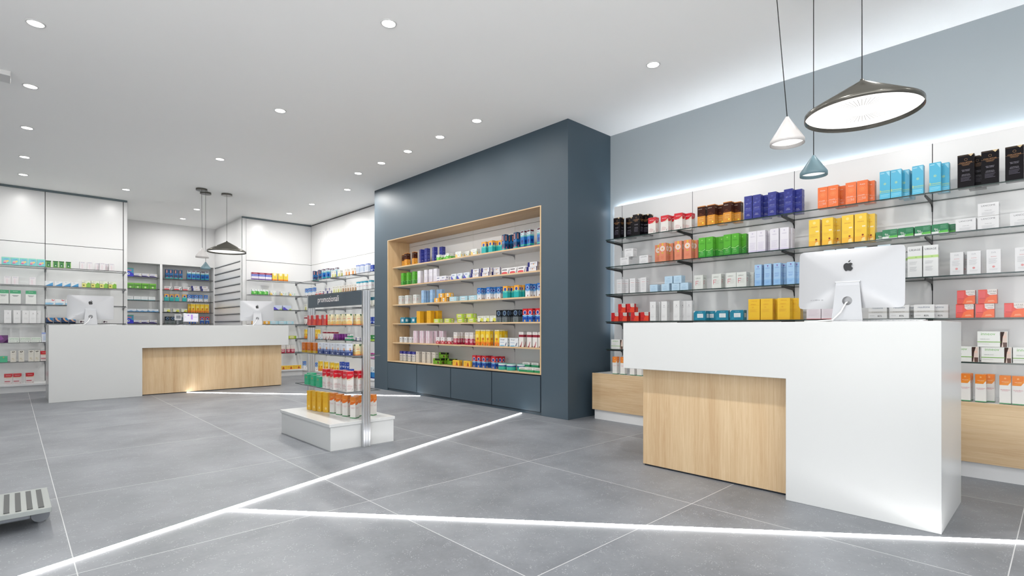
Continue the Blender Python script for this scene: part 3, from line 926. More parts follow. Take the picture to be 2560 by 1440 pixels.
T('green', 'body_oil_carton', 'bright green carton', .072, .202, .06, (88, 178, 48),
  ('c', .5, .86, .1, (140, 210, 96)), ('t', 'WELEDA', .5, .70, .04, (40, 110, 30), .6), ('p', [(0, .38), (.4, .36), (1, .46), (1, .0), (0, .0)], (54, 152, 48)), ('p', [(0, .36), (.5, .33), (1, .43), (1, .40), (.5, .30), (0, .33)], (170, 224, 130)), ('t', 'Betulla', .5, .25, .035, (220, 240, 210), .6), *lines(.5, .19, 3, (150, 210, 130), .6))
T('lilac', 'almond_cream_carton', 'white carton with lilac print', .075, .2, .06, (238, 235, 242),
  ('c', .5, .88, .09, (210, 202, 224)), ('t', 'WELEDA', .5, .74, .034, (150, 140, 180), .55), ('r', .12, .44, .88, .45, (190, 180, 214)), *lines(.5, .40, 8, (204, 194, 222), .7), ('b', 0.0, .10, (222, 214, 236)))
T('honey', 'baby_cream_carton', 'tall golden yellow carton', .085, .232, .065, (250, 208, 68),
  ('c', .5, .87, .14, (250, 226, 130)), ('t', 'WELEDA', .5, .72, .036, (206, 120, 60), .55), ('r', .62, .52, .9, .57, (250, 236, 190)), ('b', .45, .453, (232, 170, 60)), *lines(.4, .43, 3, (232, 176, 76), .5), ('b', 0, .2, (248, 190, 62)), ('c', .68, .24, .09, (150, 60, 30)), ('c', .68, .15, .12, (240, 150, 50)), ('p', [(.55, .02), (.9, .02), (.85, .16), (.62, .14)], (250, 226, 150)))
T('bio', 'capsule_box', 'small dark green carton', .098, .074, .06, (36, 130, 82),
  ('p', [(.0, .12), (.5, .30), (1, .36), (1, 0), (0, 0)], (90, 196, 70)), ('b', 0.0, .10, (240, 244, 240)), ('p', [(0, .10), (.45, .1), (.45, .26), (0, .26)], (240, 246, 240)), ('t', 'Bio', .28, .52, .16, (246, 250, 246), .3), ('t', 'Clin', .36, .36, .16, (246, 250, 246), .32), ('r', .42, .0, .43, 1.0, (30, 112, 72)), *lines(.74, .86, 5, (130, 190, 156), .4, .07, .02))
T('wslim', 'eye_cream_carton', 'slim white carton', .07, .165, .055, (232, 232, 233),
  ('t', 'CAUDALIE', .5, .86, .04, (140, 140, 144), .7), ('r', .2, .70, .8, .72, (206, 130, 130)), *lines(.5, .62, 5, (170, 170, 174), .6, .05), *lines(.5, .3, 3, (180, 180, 184), .5, .05))
T('ice', 'jar_carton', 'light blue cube carton', .09, .078, .08, (190, 218, 238),
  ('t', 'CREME', .5, .68, .09, (120, 160, 200), .5), *lines(.5, .5, 4, (150, 186, 216), .6, .09, .025))
T('icet', 'lotion_carton', 'tall pale aqua carton', .085, .275, .07, (204, 226, 236),
  ('t', 'AQUA', .5, .8, .04, (120, 160, 190), .6), *lines(.5, .6, 6, (150, 186, 206), .6))
T('lier', 'face_cream_carton', 'grey white cream carton', .095, .143, .08, (226, 229, 224),
  ('t', 'LIERAC', .46, .78, .085, (92, 104, 96), .62), ('r', .17, .28, .21, .60, (206, 44, 74)), ('r', .21, .57, .5, .60, (206, 60, 86)), ('r', .21, .42, .42, .45, (206, 60, 86)), *lines(.6, .56, 6, (170, 176, 170), .5, .05))
T('sky', 'cleanser_carton', 'tall sky blue carton', .062, .2, .055, (170, 206, 240),
  ('p', [(.42, .93), (.62, .93), (.55, .86), (.50, .82), (.52, .88), (.42, .90)], (120, 50, 150)), ('t', 'NOREVA', .5, .80, .035, (40, 90, 190), .6), ('t', 'Matidiane', .5, .54, .034, (40, 90, 200), .72), *lines(.5, .47, 3, (90, 140, 220), .6), ('b', 0, .28, (150, 194, 236)), *lines(.5, .2, 3, (100, 150, 220), .5))
T('uri', 'micellar_carton', 'tall white carton, green band', .09, .24, .075, (240, 241, 240),
  ('t', 'URIAGE', .5, .88, .06, (70, 76, 84), .82), ('b', .60, .68, (196, 232, 140)), ('t', 'DS', .6, .64, .03, (80, 120, 50), .2), *lines(.4, .50, 3, (170, 172, 176), .55), *lines(.4, .33, 5, (176, 178, 182), .5, .03))
T('svr', 'serum_box', 'white carton with red print', .075, .168, .06, (236, 236, 237),
  ('t', 'SVR', .5, .87, .065, (176, 178, 184), .5), ('t', 'SENSIFINE', .5, .70, .028, (214, 70, 84), .7), *lines(.45, .62, 6, (170, 170, 174), .6, .04), ('c', .5, .27, .10, (226, 150, 150)), *lines(.5, .18, 2, (180, 180, 184), .6, .04))
T('redb', 'anti_age_box', 'square red carton', .1, .098, .075, (208, 44, 46),
  ('p', [(.48, 1.0), (1, 1.0), (1, .60), (.62, .60), (.5, .7)], (222, 216, 210)), ('t', 'LISTAR', .74, .84, .11, (110, 106, 106), .44), ('p', [(.35, .0), (1, 0), (1, .58), (.7, .60), (.5, .42)], (236, 76, 48)), ('r', .06, .30, .36, .34, (140, 26, 34)), ('r', .64, .66, .94, .70, (150, 140, 136)))
T('coral', 'anti_age_box', 'square coral red carton', .1, .1, .075, (232, 84, 70),
  ('p', [(.48, 1.0), (1, 1.0), (1, .62), (.62, .60), (.5, .7)], (236, 228, 222)), ('t', 'LISTAR', .74, .85, .11, (130, 122, 120), .46), ('p', [(.30, .0), (1, 0), (1, .56), (.7, .58), (.45, .40)], (248, 112, 62)), ('p', [(.0, .9), (.4, .92), (.36, .35), (0, .3)], (236, 96, 96)), ('r', .06, .36, .38, .39, (180, 44, 44)), ('r', .64, .68, .94, .72, (176, 160, 154)), ('p', [(.5, .1), (.9, .12), (.8, .24), (.55, .22)], (252, 160, 120)))
T('wtall', 'cream_box', 'tall plain white carton', .068, .208, .058, (238, 238, 238),
  ('c', .5, .78, .06, (90, 92, 96)), ('t', 'SVAHA', .5, .70, .03, (120, 122, 126), .6), ('r', .15, .33, .85, .335, (190, 190, 194)), *lines(.45, .26, 3, (190, 190, 194), .6))
T('teal', 'wipes_box', 'teal blue wide carton', .128, .096, .08, (28, 132, 162),
  ('p', [(0, 1), (.16, 1), (.05, .9), (0, .78)], (236, 240, 242)), ('t', 'URIAGE', .55, .86, .09, (150, 208, 224), .45), ('r', .3, .28, .8, .70, (236, 242, 244)), ('p', [(.1, .05), (.35, .1), (.3, .4), (.12, .3)], (44, 150, 180)), *lines(.55, .6, 4, (170, 200, 210), .36, .09, .02))
T('sunb', 'sun_lotion_carton', 'large golden yellow carton', .105, .195, .07, (248, 200, 52),
  ('t', 'URIAGE', .5, .90, .055, (222, 150, 40), .7), ('b', .70, .705, (230, 160, 44)), ('t', 'BARIESUN', .45, .74, .035, (216, 130, 40), .7), ('t', '50', .4, .60, .06, (222, 140, 44), .3), *lines(.45, .5, 4, (226, 160, 54), .6), ('b', 0, .1, (246, 190, 44)))
T('rose', 'night_cream_carton', 'white carton with red base', .11, .16, .08, (238, 230, 236),
  ('b', 0, .03, (220, 60, 70)), ('t', 'COLLISTAR', .5, .8, .07, (150, 130, 150), .7), *lines(.5, .5, 6, (214, 190, 210), .7, .06))
T('res', 'day_cream_box', 'white and grey day-cream carton', .124, .104, .07, (238, 239, 239),
  ('t', 'resultime', .5, .82, .13, (70, 96, 130), .92), ('b', .42, .56, (210, 209, 205)), ('t', 'Anti-Ageing Day Cream', .48, .50, .07, (96, 92, 88), .86), ('t', '82%', .62, .20, .12, (40, 40, 44), .34), ('r', .08, .22, .34, .24, (170, 170, 170)))
T('inn', 'supplement_box', 'white carton with green stripe', .16, .11, .07, (238, 240, 236),
  ('t', 'inneov', .36, .84, .17, (120, 190, 90), .62), *lines(.84, .90, 3, (190, 192, 190), .2, .06, .02), ('t', 'DENSILOGY', .26, .50, .06, (150, 154, 150), .42), ('r', .76, .0, .98, .98, (226, 206, 194)), ('p', [(.76, .98), (.9, .98), (.84, .6), (.82, .2), (.80, 0), (.76, 0)], (62, 44, 38)), ('c', .90, .66, .055, (236, 200, 182)), ('p', [(.84, .3), (.98, .3), (.98, .0), (.86, .0)], (92, 62, 52)), ('r', 0, .30, .78, .345, (124, 184, 66)), ('r', .02, .18, .4, .2, (200, 202, 200)))
T('cal', 'baby_balm_carton', 'orange topped white carton', .058, .195, .05, (240, 238, 234),
  ('b', .66, 1.0, (244, 150, 52)), ('p', [(0, .66), (.2, .60), (.7, .64), (1, .78), (1, .64), (.5, .58), (0, .56)], (240, 238, 234)), ('p', [(0, .68), (1, .86), (1, 1), (0, 1)], (240, 132, 40)), ('c', .5, .90, .1, (248, 180, 110)), ('t', 'WELEDA', .5, .78, .034, (250, 220, 180), .6), ('t', 'Gel dentifricio', .5, .505, .03, (216, 60, 110), .86), ('t', 'per bambini', .5, .46, .03, (216, 60, 110), .7), ('b', 0, .035, (70, 150, 90)))
# niche goods
T('grpk', 'sachet_box', 'small green white carton', .075, .088, .06, (236, 240, 236),
  ('p', [(0, .0), (1, 0), (1, .62), (.7, .5), (.3, .66), (0, .5)], (104, 196, 72)), ('t', 'BIO', .5, .8, .16, (44, 62, 96), .5), ('c', .45, .3, .15, (190, 230, 150)))
T('pale', 'tissue_box', 'pale cream flat carton', .125, .085, .06, (234, 236, 232),
  ('p', [(0, 0), (.4, 0), (.3, .5), (.0, .6)], (240, 206, 120)), ('c', .52, .42, .06, (84, 110, 150)), ('p', [(.7, .1), (1, .1), (1, .7), (.8, .6)], (200, 224, 206)), ('t', 'Lieve', .4, .78, .13, (150, 166, 170), .4))
T('tealo', 'condom_box', 'teal and orange carton', .085, .16, .055, (40, 178, 178),
  ('b', .60, 1.0, (242, 168, 62)), ('c', .5, .70, .34, (250, 226, 180)), ('c', .5, .72, .26, (42, 72, 160)), ('b', .0, .03, (30, 150, 160)), ('p', [(0, .6), (1, .6), (1, .5), (.6, .44), (.3, .5), (0, .46)], (110, 206, 190)))
T('navr', 'lubricant_carton', 'dark teal carton, red badge', .075, .21, .06, (16, 70, 112),
  ('b', .0, .12, (40, 170, 170)), ('b', .42, .6, (24, 104, 170)), ('r', .18, .56, .52, .96, (24, 16, 26)), ('r', .23, .6, .47, .93, (222, 150, 140)), ('c', .45, .28, .22, (20, 36, 96)), ('p', [(.3, .1), (.6, .1), (.5, .22), (.42, .26)], (200, 80, 120)))
T('deep', 'gel_carton', 'tall deep blue carton', .08, .215, .06, (26, 110, 190),
  ('b', .66, 1.0, (196, 214, 222)), ('b', .62, .70, (110, 190, 190)), ('r', .1, .88, .9, .97, (96, 26, 46)), ('c', .3, .78, .09, (140, 80, 100)), ('c', .5, .36, .26, (22, 36, 120)), ('r', .44, .14, .56, .3, (22, 36, 120)), ('b', .10, .17, (60, 190, 150)), ('b', 0, .08, (40, 56, 150)))
T('purf', 'flat_tablet_box', 'white carton with violet swirl', .12, .075, .06, (236, 236, 242),
  ('p', [(0, .1), (.3, .2), (.7, .1), (1, .3), (1, .0), (0, 0)], (130, 100, 176)), ('r', .12, .55, .5, .68, (70, 84, 150)), ('c', .6, .64, .05, (90, 90, 150)))
T('blsw', 'flat_capsule_box', 'white carton with blue swirl', .125, .085, .06, (228, 234, 242),
  ('p', [(0, .0), (.5, 0), (.3, .25), (.1, .6), (0, .6)], (88, 92, 200)), ('r', .2, .66, .62, .76, (110, 130, 180)), ('p', [(.7, .1), (1, .05), (1, .5), (.85, .5)], (176, 212, 190)))
T('navy', 'tablet_box', 'flat white navy carton', .17, .057, .06, (236, 234, 236),
  ('r', .0, 0, .22, 1, (36, 40, 120)), ('c', .62, .5, .05, (240, 170, 90)), ('r', .3, .62, .85, .74, (150, 150, 170)), ('r', .3, .35, .55, .42, (190, 190, 200)))
T('redf', 'flat_lozenge_box', 'flat white carton, red wave', .15, .078, .06, (238, 236, 236),
  ('p', [(0, 0), (.6, 0), (.75, .2), (.5, .36), (.2, .36), (0, .25)], (226, 80, 88)), ('r', .08, .62, .66, .76, (90, 84, 90)), ('p', [(.78, .05), (.86, .05), (.97, .8), (.92, .82)], (60, 56, 70)))
T('orf', 'flat_plaster_box', 'flat orange carton', .13, .064, .06, (240, 176, 66),
  ('c', .5, .5, .2, (240, 234, 220)), ('t', 'Lines', .5, .5, .28, (70, 80, 120), .5))
T('blf', 'flat_tissue_box', 'flat light blue carton', .165, .066, .06, (176, 216, 230),
  ('r', .2, .2, .7, .8, (226, 238, 242)), ('t', 'Saforelle', .45, .5, .25, (40, 70, 110), .45))
T('ylg', 'flat_herbal_box', 'flat lime yellow carton', .165, .062, .06, (200, 212, 70),
  ('r', .16, .2, .66, .8, (236, 236, 190)), ('t', 'Saforelle', .42, .5, .26, (50, 60, 60), .44), ('r', .8, .0, 1, 1, (150, 190, 60)))
T('blw', 'condom_pack', 'blue white tall carton', .075, .165, .055, (238, 240, 244),
  ('b', .55, 1.0, (46, 116, 196)), ('c', .5, .72, .3, (226, 236, 246)), ('c', .5, .72, .22, (42, 60, 150)), ('p', [(0, .55), (1, .55), (1, .46), (.5, .40), (0, .48)], (130, 180, 226)), ('p', [(.4, .05), (.7, .05), (.6, .2)], (150, 90, 50)), *lines(.5, .36, 2, (150, 170, 200), .6))
T('yelb', 'effervescent_carton', 'large yellow box', .1, .19, .075, (240, 180, 36),
  ('b', .80, .805, (220, 150, 30)), ('b', .5, .505, (220, 150, 30)), *lines(.5, .4, 3, (216, 150, 40), .6), ('t', 'SOL', .5, .88, .05, (216, 140, 30), .4))
T('wyn', 'diet_box', 'white yellow carton, navy base', .12, .088, .06, (236, 238, 222),
  ('b', 0, .10, (36, 40, 70)), ('p', [(.4, .1), (1, .1), (1, .6), (.6, .7)], (224, 224, 90)), ('t', 'Enterelle', .45, .84, .13, (60, 64, 76), .7), ('p', [(.5, .1), (.7, .1), (.62, .3)], (60, 60, 60)))
T('blk', 'razor_carton', 'black and silver carton', .09, .16, .06, (30, 34, 40),
  ('b', .0, .4, (116, 124, 128)), ('c', .5, .74, .34, (150, 180, 206)), ('c', .5, .74, .27, (40, 60, 92)), ('b', .40, .5, (70, 78, 84)), *lines(.5, .3, 3, (60, 66, 70), .6, .08, .02), ('r', .3, .04, .7, .1, (70, 110, 80)))
T('redbl', 'condom_carton', 'red and blue carton', .08, .168, .055, (38, 100, 190),
  ('b', .52, 1.0, (210, 36, 44)), ('c', .5, .70, .34, (236, 226, 230)), ('c', .5, .70, .26, (40, 64, 160)), ('p', [(0, .52), (1, .52), (1, .44), (.5, .38), (0, .46)], (150, 200, 232)), ('p', [(.3, .03), (.65, .03), (.5, .2)], (240, 190, 90)), ('b', .2, .3, (26, 70, 160)))
T('wsm', 'vial_box', 'small white carton', .07, .092, .055, (234, 234, 235), ('r', .2, .6, .8, .7, (90, 94, 104)), *lines(.5, .45, 3, (170, 172, 176), .6, .1, .03))
T('pink', 'intimate_gel_carton', 'tall pale pink carton', .095, .196, .07, (238, 222, 230),
  ('r', .45, .0, .55, 1.0, (226, 160, 186)), ('t', 'Vea', .25, .85, .045, (150, 110, 140), .3), *lines(.28, .55, 4, (204, 176, 196), .36), *lines(.76, .35, 5, (204, 176, 196), .3))
T('rws', 'syrup_box', 'short red white carton', .085, .1, .06, (240, 236, 236),
  ('b', 0, .42, (196, 40, 60)), ('c', .5, .36, .3, (240, 224, 226)), ('c', .5, .36, .18, (196, 40, 60)), ('t', 'OK', .5, .8, .14, (60, 64, 90), .4))
T('circ', 'throat_spray_carton', 'white carton, red ring emblem', .083, .178, .06, (238, 232, 228),
  ('b', 0, .5, (176, 30, 66)), ('c', .5, .32, .36, (244, 226, 230)), ('c', .5, .32, .28, (196, 50, 84)), ('p', [(.5, .42), (.68, .24), (.32, .24)], (244, 230, 232)), ('t', 'Golamir', .5, .88, .06, (80, 70, 84), .7), ('b', .6, .64, (232, 204, 160)))
T('ybig', 'vitamin_carton', 'tall yellow orange carton', .09, .216, .065, (250, 206, 44),
  ('b', 0, .2, (240, 130, 36)), ('p', [(0, .2), (.5, .34), (1, .2)], (246, 160, 40)), ('b', .93, 1, (238, 232, 200)), ('t', 'Sustenium', .5, .93, .045, (44, 60, 130), .84), ('c', .4, .6, .32, (250, 226, 120)), ('c', .55, .42, .2, (206, 110, 40)), ('p', [(.3, .02), (.6, .02), (.5, .14)], (110, 150, 50)))
T('ben', 'lozenge_box', 'wide white carton, blue tint', .155, .112, .06, (234, 238, 240),
  ('t', 'Benagol', .40, .78, .2, (40, 44, 56), .66), ('p', [(.1, .12), (.5, .15), (.75, .05), (.4, .0), (.1, .0)], (120, 184, 220)), ('p', [(.7, .1), (.8, .05), (.9, .45), (.84, .46)], (70, 76, 110)), ('r', .1, .42, .6, .47, (140, 170, 200)))
T('rwt', 'ear_spray_carton', 'tall white carton, dark-red band', .08, .196, .06, (238, 234, 230),
  ('b', .64, .80, (150, 36, 56)), ('b', .97, 1, (120, 110, 110)), ('t', 'Benactiv', .5, .90, .045, (90, 60, 70), .8), ('p', [(.3, .0), (.55, .0), (.75, .35), (.66, .36)], (176, 70, 80)), ('p', [(.15, 0), (.35, 0), (.3, .12)], (90, 30, 40)))
T('canb', 'spray_carton', 'white carton, dark-blue top', .075, .166, .06, (236, 236, 234),
  ('b', .74, 1.0, (40, 50, 160)), ('t', 'AIR', .5, .86, .07, (226, 230, 246), .5), ('r', .2, .5, .8, .56, (120, 120, 160)), *lines(.5, .4, 6, (160, 160, 150), .6, .05, .015), ('b', 0, .04, (170, 180, 160)))
T('beige', 'shampoo_carton', 'plain beige white carton', .085, .175, .065, (230, 225, 216), ('r', .2, .82, .8, .86, (150, 140, 132)), *lines(.5, .6, 6, (196, 188, 178), .5, .06), ('r', .3, .1, .7, .13, (180, 170, 160)))
T('gbk', 'herbal_tablet_box', 'wide green black carton', .175, .088, .06, (118, 178, 40),
  ('r', .28, .66, 1.0, 1.0, (30, 36, 24)), ('r', .0, .0, 1.0, .08, (60, 110, 30)), ('c', .72, .34, .1, (70, 40, 50)), ('c', .82, .28, .08, (120, 60, 60)), ('t', 'DAB', .16, .6, .2, (40, 60, 24), .22), ('r', .05, .3, .5, .36, (80, 130, 40)))
T('yor', 'vitamin_tablet_box', 'flat yellow amber carton', .16, .082, .06, (246, 200, 64),
  ('b', 0, .1, (240, 160, 50)), ('p', [(.5, .1), (.8, .1), (.72, .7), (.55, .6)], (176, 84, 40)), ('c', .62, .62, .07, (206, 110, 50)), ('t', 'miele', .28, .66, .2, (140, 70, 30), .36), ('r', .1, .3, .45, .36, (214, 140, 60)))
T('tin', 'balm_tin', 'round teal tin', .13, .085, .13, (60, 190, 170), ('b', .55, .72, (40, 50, 150)), ('b', .72, 1.0, (210, 230, 232)), ('b', 0, .08, (40, 160, 150)), shape='cyl')
T('gw', 'plaster_box', 'flat green white carton', .125, .056, .06, (238, 240, 236),
  ('b', 0, .5, (40, 150, 100)), ('t', 'sanatox', .5, .72, .3, (40, 44, 48), .7))
# left wall goods
T('aqua', 'wet_wipes_box', 'aqua carton, pink print', .1, .125, .07, (126, 214, 208),
  ('b', .86, 1.0, (150, 226, 206)), ('r', .18, .2, .88, .84, (120, 204, 226)), ('c', .45, .40, .22, (240, 190, 170)), ('c', .7, .5, .14, (246, 220, 120)), ('r', .18, .2, .5, .32, (226, 70, 170)), ('t', 'Trudi', .54, .76, .1, (60, 90, 180), .5))
T('gsm', 'herbal_drops_carton', 'small green white-edged carton', .068, .112, .055, (66, 140, 66),
  ('b', .86, .94, (30, 70, 40)), ('r', 0, .06, .1, .86, (190, 224, 140)), ('r', .9, .06, 1, .86, (190, 224, 140)), ('r', .22, .16, .78, .6, (30, 110, 60)), ('c', .5, .3, .12, (220, 240, 220)), ('b', 0, .06, (150, 206, 90)))
T('wbl', 'cream_sample_carton', 'white carton, blue top lettering', .08, .13, .06, (240, 236, 238), ('t', 'BIONIKE', .5, .9, .07, (60, 60, 150), .66), ('r', .34, .1, .5, .7, (240, 220, 226)), *lines(.5, .5, 3, (230, 214, 220), .6, .06))
T('bwf', 'bandage_box', 'flat white and blue carton', .1, .083, .06, (236, 240, 242),
  ('p', [(0, .0), (1, .0), (1, .75), (.5, .4)], (70, 160, 214)), ('t', 'Medi', .4, .82, .12, (50, 80, 150), .4), ('p', [(0, 0), (1, 0), (1, .2)], (40, 120, 190)))
T('lime', 'herbal_tea_box', 'white and lime green carton', .115, .12, .07, (236, 240, 220),
  ('t', 'MyTea', .36, .88, .1, (50, 50, 54), .4), ('r', 0, .66, .4, .70, (80, 80, 84)), ('p', [(.5, 0), (1, 0), (1, .6), (.75, .75), (.5, .5)], (130, 190, 60)), ('r', 0, 0, .5, .6, (226, 226, 120)), ('c', .2, .3, .12, (120, 110, 40)))
T('gtw', 'dressing_carton', 'white carton, green top', .13, .225, .07, (236, 238, 234),
  ('b', .72, 1.0, (40, 160, 104)), ('b', .72, .76, (170, 220, 190)), ('t', 'Fitocose', .5, .90, .05, (220, 240, 228), .8), ('r', .2, .60, .8, .63, (90, 96, 96)), ('r', .3, .54, .7, .57, (90, 96, 96)), *lines(.45, .3, 3, (206, 210, 206), .5, .06), ('r', .2, .04, .2, .3, (200, 204, 200)))
T('wtl', 'serum_carton_tall', 'tall plain white carton', .085, .212, .065, (240, 240, 240), ('c', .55, .77, .06, (80, 80, 84)), ('t', 'SVAHA', .55, .68, .028, (150, 150, 154), .6), *lines(.55, .42, 4, (206, 206, 208), .6))
T('foot', 'foot_plaster_box', 'dark blue carton, foot picture', .092, .095, .06, (26, 60, 104),
  ('p', [(.3, 1), (1, 1), (1, .5), (.6, .6)], (40, 130, 190)), ('p', [(.25, 1), (.45, 1), (.62, .6), (.95, .38), (.9, .28), (.55, .36), (.35, .6), (.2, .85)], (226, 176, 140)), ('b', 0, .2, (14, 26, 44)))
T('wmk', 'syringe_box', 'flat white carton, dark mark', .105, .052, .06, (238, 236, 236), ('p', [(.1, .3), (.3, .3), (.3, .5), (.55, .5), (.55, .3), (.62, .3), (.62, .8), (.5, .6), (.2, .9), (.1, .7)], (50, 24, 40)), ('r', .1, .1, .6, .16, (120, 110, 120)))
T('purp', 'contraceptive_box', 'dark purple carton', .12, .122, .06, (96, 30, 104), ('p', [(0, 1), (.3, 1), (.6, .5), (0, .2)], (140, 60, 150)), ('p', [(.5, 0), (1, 0), (1, .5)], (66, 16, 76)))
T('vyv', 'ampoule_box', 'flat white carton, green letters', .13, .085, .06, (234, 240, 232), ('t', 'VYVYH', .5, .72, .28, (110, 180, 120), .9), ('b', .42, .46, (190, 210, 190)), ('c', .82, .22, .04, (90, 90, 110)), ('r', .1, .15, .6, .25, (206, 214, 206)))
T('bei', 'oil_carton', 'beige carton, dark leaf print', .068, .185, .055, (230, 226, 214), ('p', [(.2, .9), (.5, .8), (.42, .95)], (70, 66, 60)), ('p', [(.5, .82), (.8, .9), (.6, .98)], (90, 84, 76)), *lines(.5, .7, 2, (170, 166, 150), .5), ('c', .4, .3, .2, (214, 206, 180)), ('c', .6, .2, .15, (220, 212, 190)))
T('mint', 'dental_carton', 'mint green carton', .092, .1, .07, (56, 184, 134), ('c', .5, .80, .1, (206, 150, 60)), ('b', .6, .62, (30, 140, 100)), *lines(.5, .4, 3, (110, 210, 170), .6, .1))
T('mavw', 'nail_care_carton', 'red topped white carton', .1, .172, .06, (232, 222, 220),
  ('b', .66, 1.0, (206, 34, 46)), ('p', [(0, .66), (.8, .66), (1, .74), (1, .58), (.3, .56)], (226, 200, 176)), ('t', 'MAVALA', .5, .82, .06, (244, 230, 230), .75), ('r', .06, .24, .7, .31, (196, 60, 80)), *lines(.4, .18, 2, (206, 140, 146), .6, .06), ('p', [(.78, .06), (.84, .06), (.92, .2)], (90, 80, 84)))
T('wred', 'toothpaste_box', 'white carton, red curve', .125, .092, .06, (236, 238, 240), ('p', [(0, 0), (.7, 0), (.9, .3), (.5, .4), (0, .35)], (150, 200, 230)), ('p', [(.6, .9), (.7, .98), (.8, .84), (.95, .95), (.95, .82), (.8, .7), (.66, .8)], (214, 60, 70)))
# alcove and corner goods
T('kid', 'kids_syrup_carton', 'tall multicolour carton', .125, .19, .06, (66, 150, 190), ('b', .88, 1, (90, 150, 120)), ('r', .0, .66, .7, .76, (226, 110, 130)), ('p', [(0, 0), (1, 0), (1, .3), (.7, .45), (.3, .6), (0, .5)], (50, 50, 210)), ('c', .26, .3, .2, (226, 236, 250)), ('c', .3, .3, .1, (60, 80, 160)))
T('wnv', 'flat_gauze_box', 'flat white carton, navy base', .14, .078, .06, (232, 232, 238), ('p', [(0, 0), (1, 0), (1, .16), (.5, .4), (0, .4)], (60, 44, 110)), ('r', .12, .6, .7, .7, (110, 120, 170)), ('c', .85, .6, .08, (226, 206, 160)))
T('grn', 'green_tea_box', 'green carton', .13, .12, .06, (98, 176, 48), ('b', .82, 1, (130, 200, 70)), ('r', .1, .5, .9, .62, (60, 110, 40)), ('c', .5, .25, .15, (206, 230, 170)))
T('wtb', 'cotton_box', 'white carton, teal base', .13, .08, .06, (236, 240, 240), ('b', 0, .12, (70, 170, 186)), ('r', .2, .6, .7, .68, (206, 216, 220)))
T('wav', 'wave_box', 'flat white carton, blue wave', .2, .062, .06, (228, 236, 244), ('p', [(0, 0), (1, 0), (1, .4), (.75, .2), (.5, .5), (.25, .2), (0, .6)], (110, 170, 220)))
T('prd', 'plaster_strip_box', 'red violet carton', .13, .15, .07, (236, 232, 240), ('b', .76, 1.0, (150, 40, 70)), ('b', .46, .74, (86, 104, 200)), ('t', 'CEROXMED', .5, .6, .1, (230, 234, 250), .8), ('b', 0, .14, (140, 110, 180)), ('r', .2, .84, .8, .92, (214, 140, 150)))
T('ysm', 'chamomile_box', 'yellow orange box', .1, .157, .07, (244, 212, 80), ('b', 0, .2, (240, 140, 50)), ('c', .5, .86, .3, (250, 240, 210)), ('r', .2, .4, .8, .5, (206, 200, 80)))
T('gsw', 'green_capsule_box', 'green and white carton', .105, .11, .06, (238, 242, 240), ('p', [(0, 0), (1, 0), (1, .6), (.7, .7), (.3, .55), (0, .7)], (90, 186, 80)), ('t', 'BIO', .5, .84, .12, (50, 70, 110), .5), ('c', .5, .35, .2, (180, 226, 150)))
T('lil', 'sleep_aid_box', 'lilac blue carton', .18, .095, .06, (206, 214, 236), ('p', [(0, 0), (.6, 0), (.4, .3), (.15, .6), (0, .6)], (90, 80, 200)), ('c', .2, .5, .05, (60, 60, 150)), ('p', [(.7, 0), (1, 0), (1, .3), (.8, .3)], (190, 220, 130)))
T('kbr', 'sock_box', 'white carton, dark brand letters', .12, .13, .06, (236, 234, 224), ('t', 'Innoxa', .5, .84, .13, (40, 40, 44), .8), ('p', [(.3, 0), (1, 0), (1, .5), (.5, .6)], (214, 214, 130)), ('p', [(.6, .1), (.75, .1), (.68, .4)], (90, 80, 60)))
T('kbo', 'orange_sock_box', 'white and orange carton', .12, .13, .06, (238, 234, 226), ('t', 'Innoxa', .5, .84, .13, (40, 40, 44), .8), ('p', [(.5, 0), (1, 0), (1, .5), (.6, .6)], (236, 150, 60)))
T('kbb', 'brown_sock_box', 'white and tan carton', .12, .13, .06, (236, 230, 222), ('t', 'Innoxa', .5, .84, .13, (40, 40, 44), .8), ('p', [(.2, 0), (1, 0), (1, .5), (.4, .6)], (190, 150, 110)), ('p', [(.7, .15), (.9, .2), (.8, .55)], (60, 40, 30)))
T('can', 'blue_cap_jar_carton', 'white carton, lilac top', .09, .165, .06, (232, 236, 244), ('b', .84, 1.0, (140, 160, 220)), ('r', .2, .2, .8, .66, (200, 214, 236)), ('t', 'Nutrilac', .5, .74, .06, (90, 110, 190), .7))
T('ttw', 'teal_top_carton', 'white carton, teal top', .085, .165, .06, (238, 240, 240), ('b', .80, 1.0, (60, 160, 186)), ('r', .15, .4, .85, .5, (220, 190, 200)), *lines(.5, .3, 3, (200, 206, 210), .6, .06))
T('dtl', 'dark_teal_carton', 'dark teal topped carton', .09, .17, .06, (226, 224, 214), ('b', .66, 1.0, (24, 96, 116)), ('p', [(.5, 0), (.9, 0), (.7, .3)], (60, 60, 50)))
T('mag', 'magenta_box', 'magenta and white carton', .1, .1, .06, (238, 226, 236), ('b', .6, 1.0, (190, 40, 150)), ('p', [(0, 0), (1, 0), (1, .2), (.4, .35)], (226, 110, 190)))
T('bl2', 'cobalt_carton', 'cobalt blue carton', .1, .12, .06, (44, 76, 176), ('b', .3, .36, (220, 226, 240)), ('c', .5, .2, .2, (210, 220, 240)), ('t', 'Gel', .5, .7, .16, (220, 226, 246), .5))
T('rst', 'striped_red_carton', 'red white striped carton', .1, .1, .06, (214, 46, 56), ('p', [(0, .2), (1, .6), (1, .75), (0, .35)], (240, 226, 226)), ('p', [(0, .6), (1, 1), (.6, 1), (0, .75)], (240, 226, 226)))
T('grl', 'green_lime_carton', 'green carton, lime base', .11, .11, .06, (50, 140, 70), ('b', 0, .3, (170, 206, 80)), ('r', .2, .6, .8, .7, (220, 236, 220)))
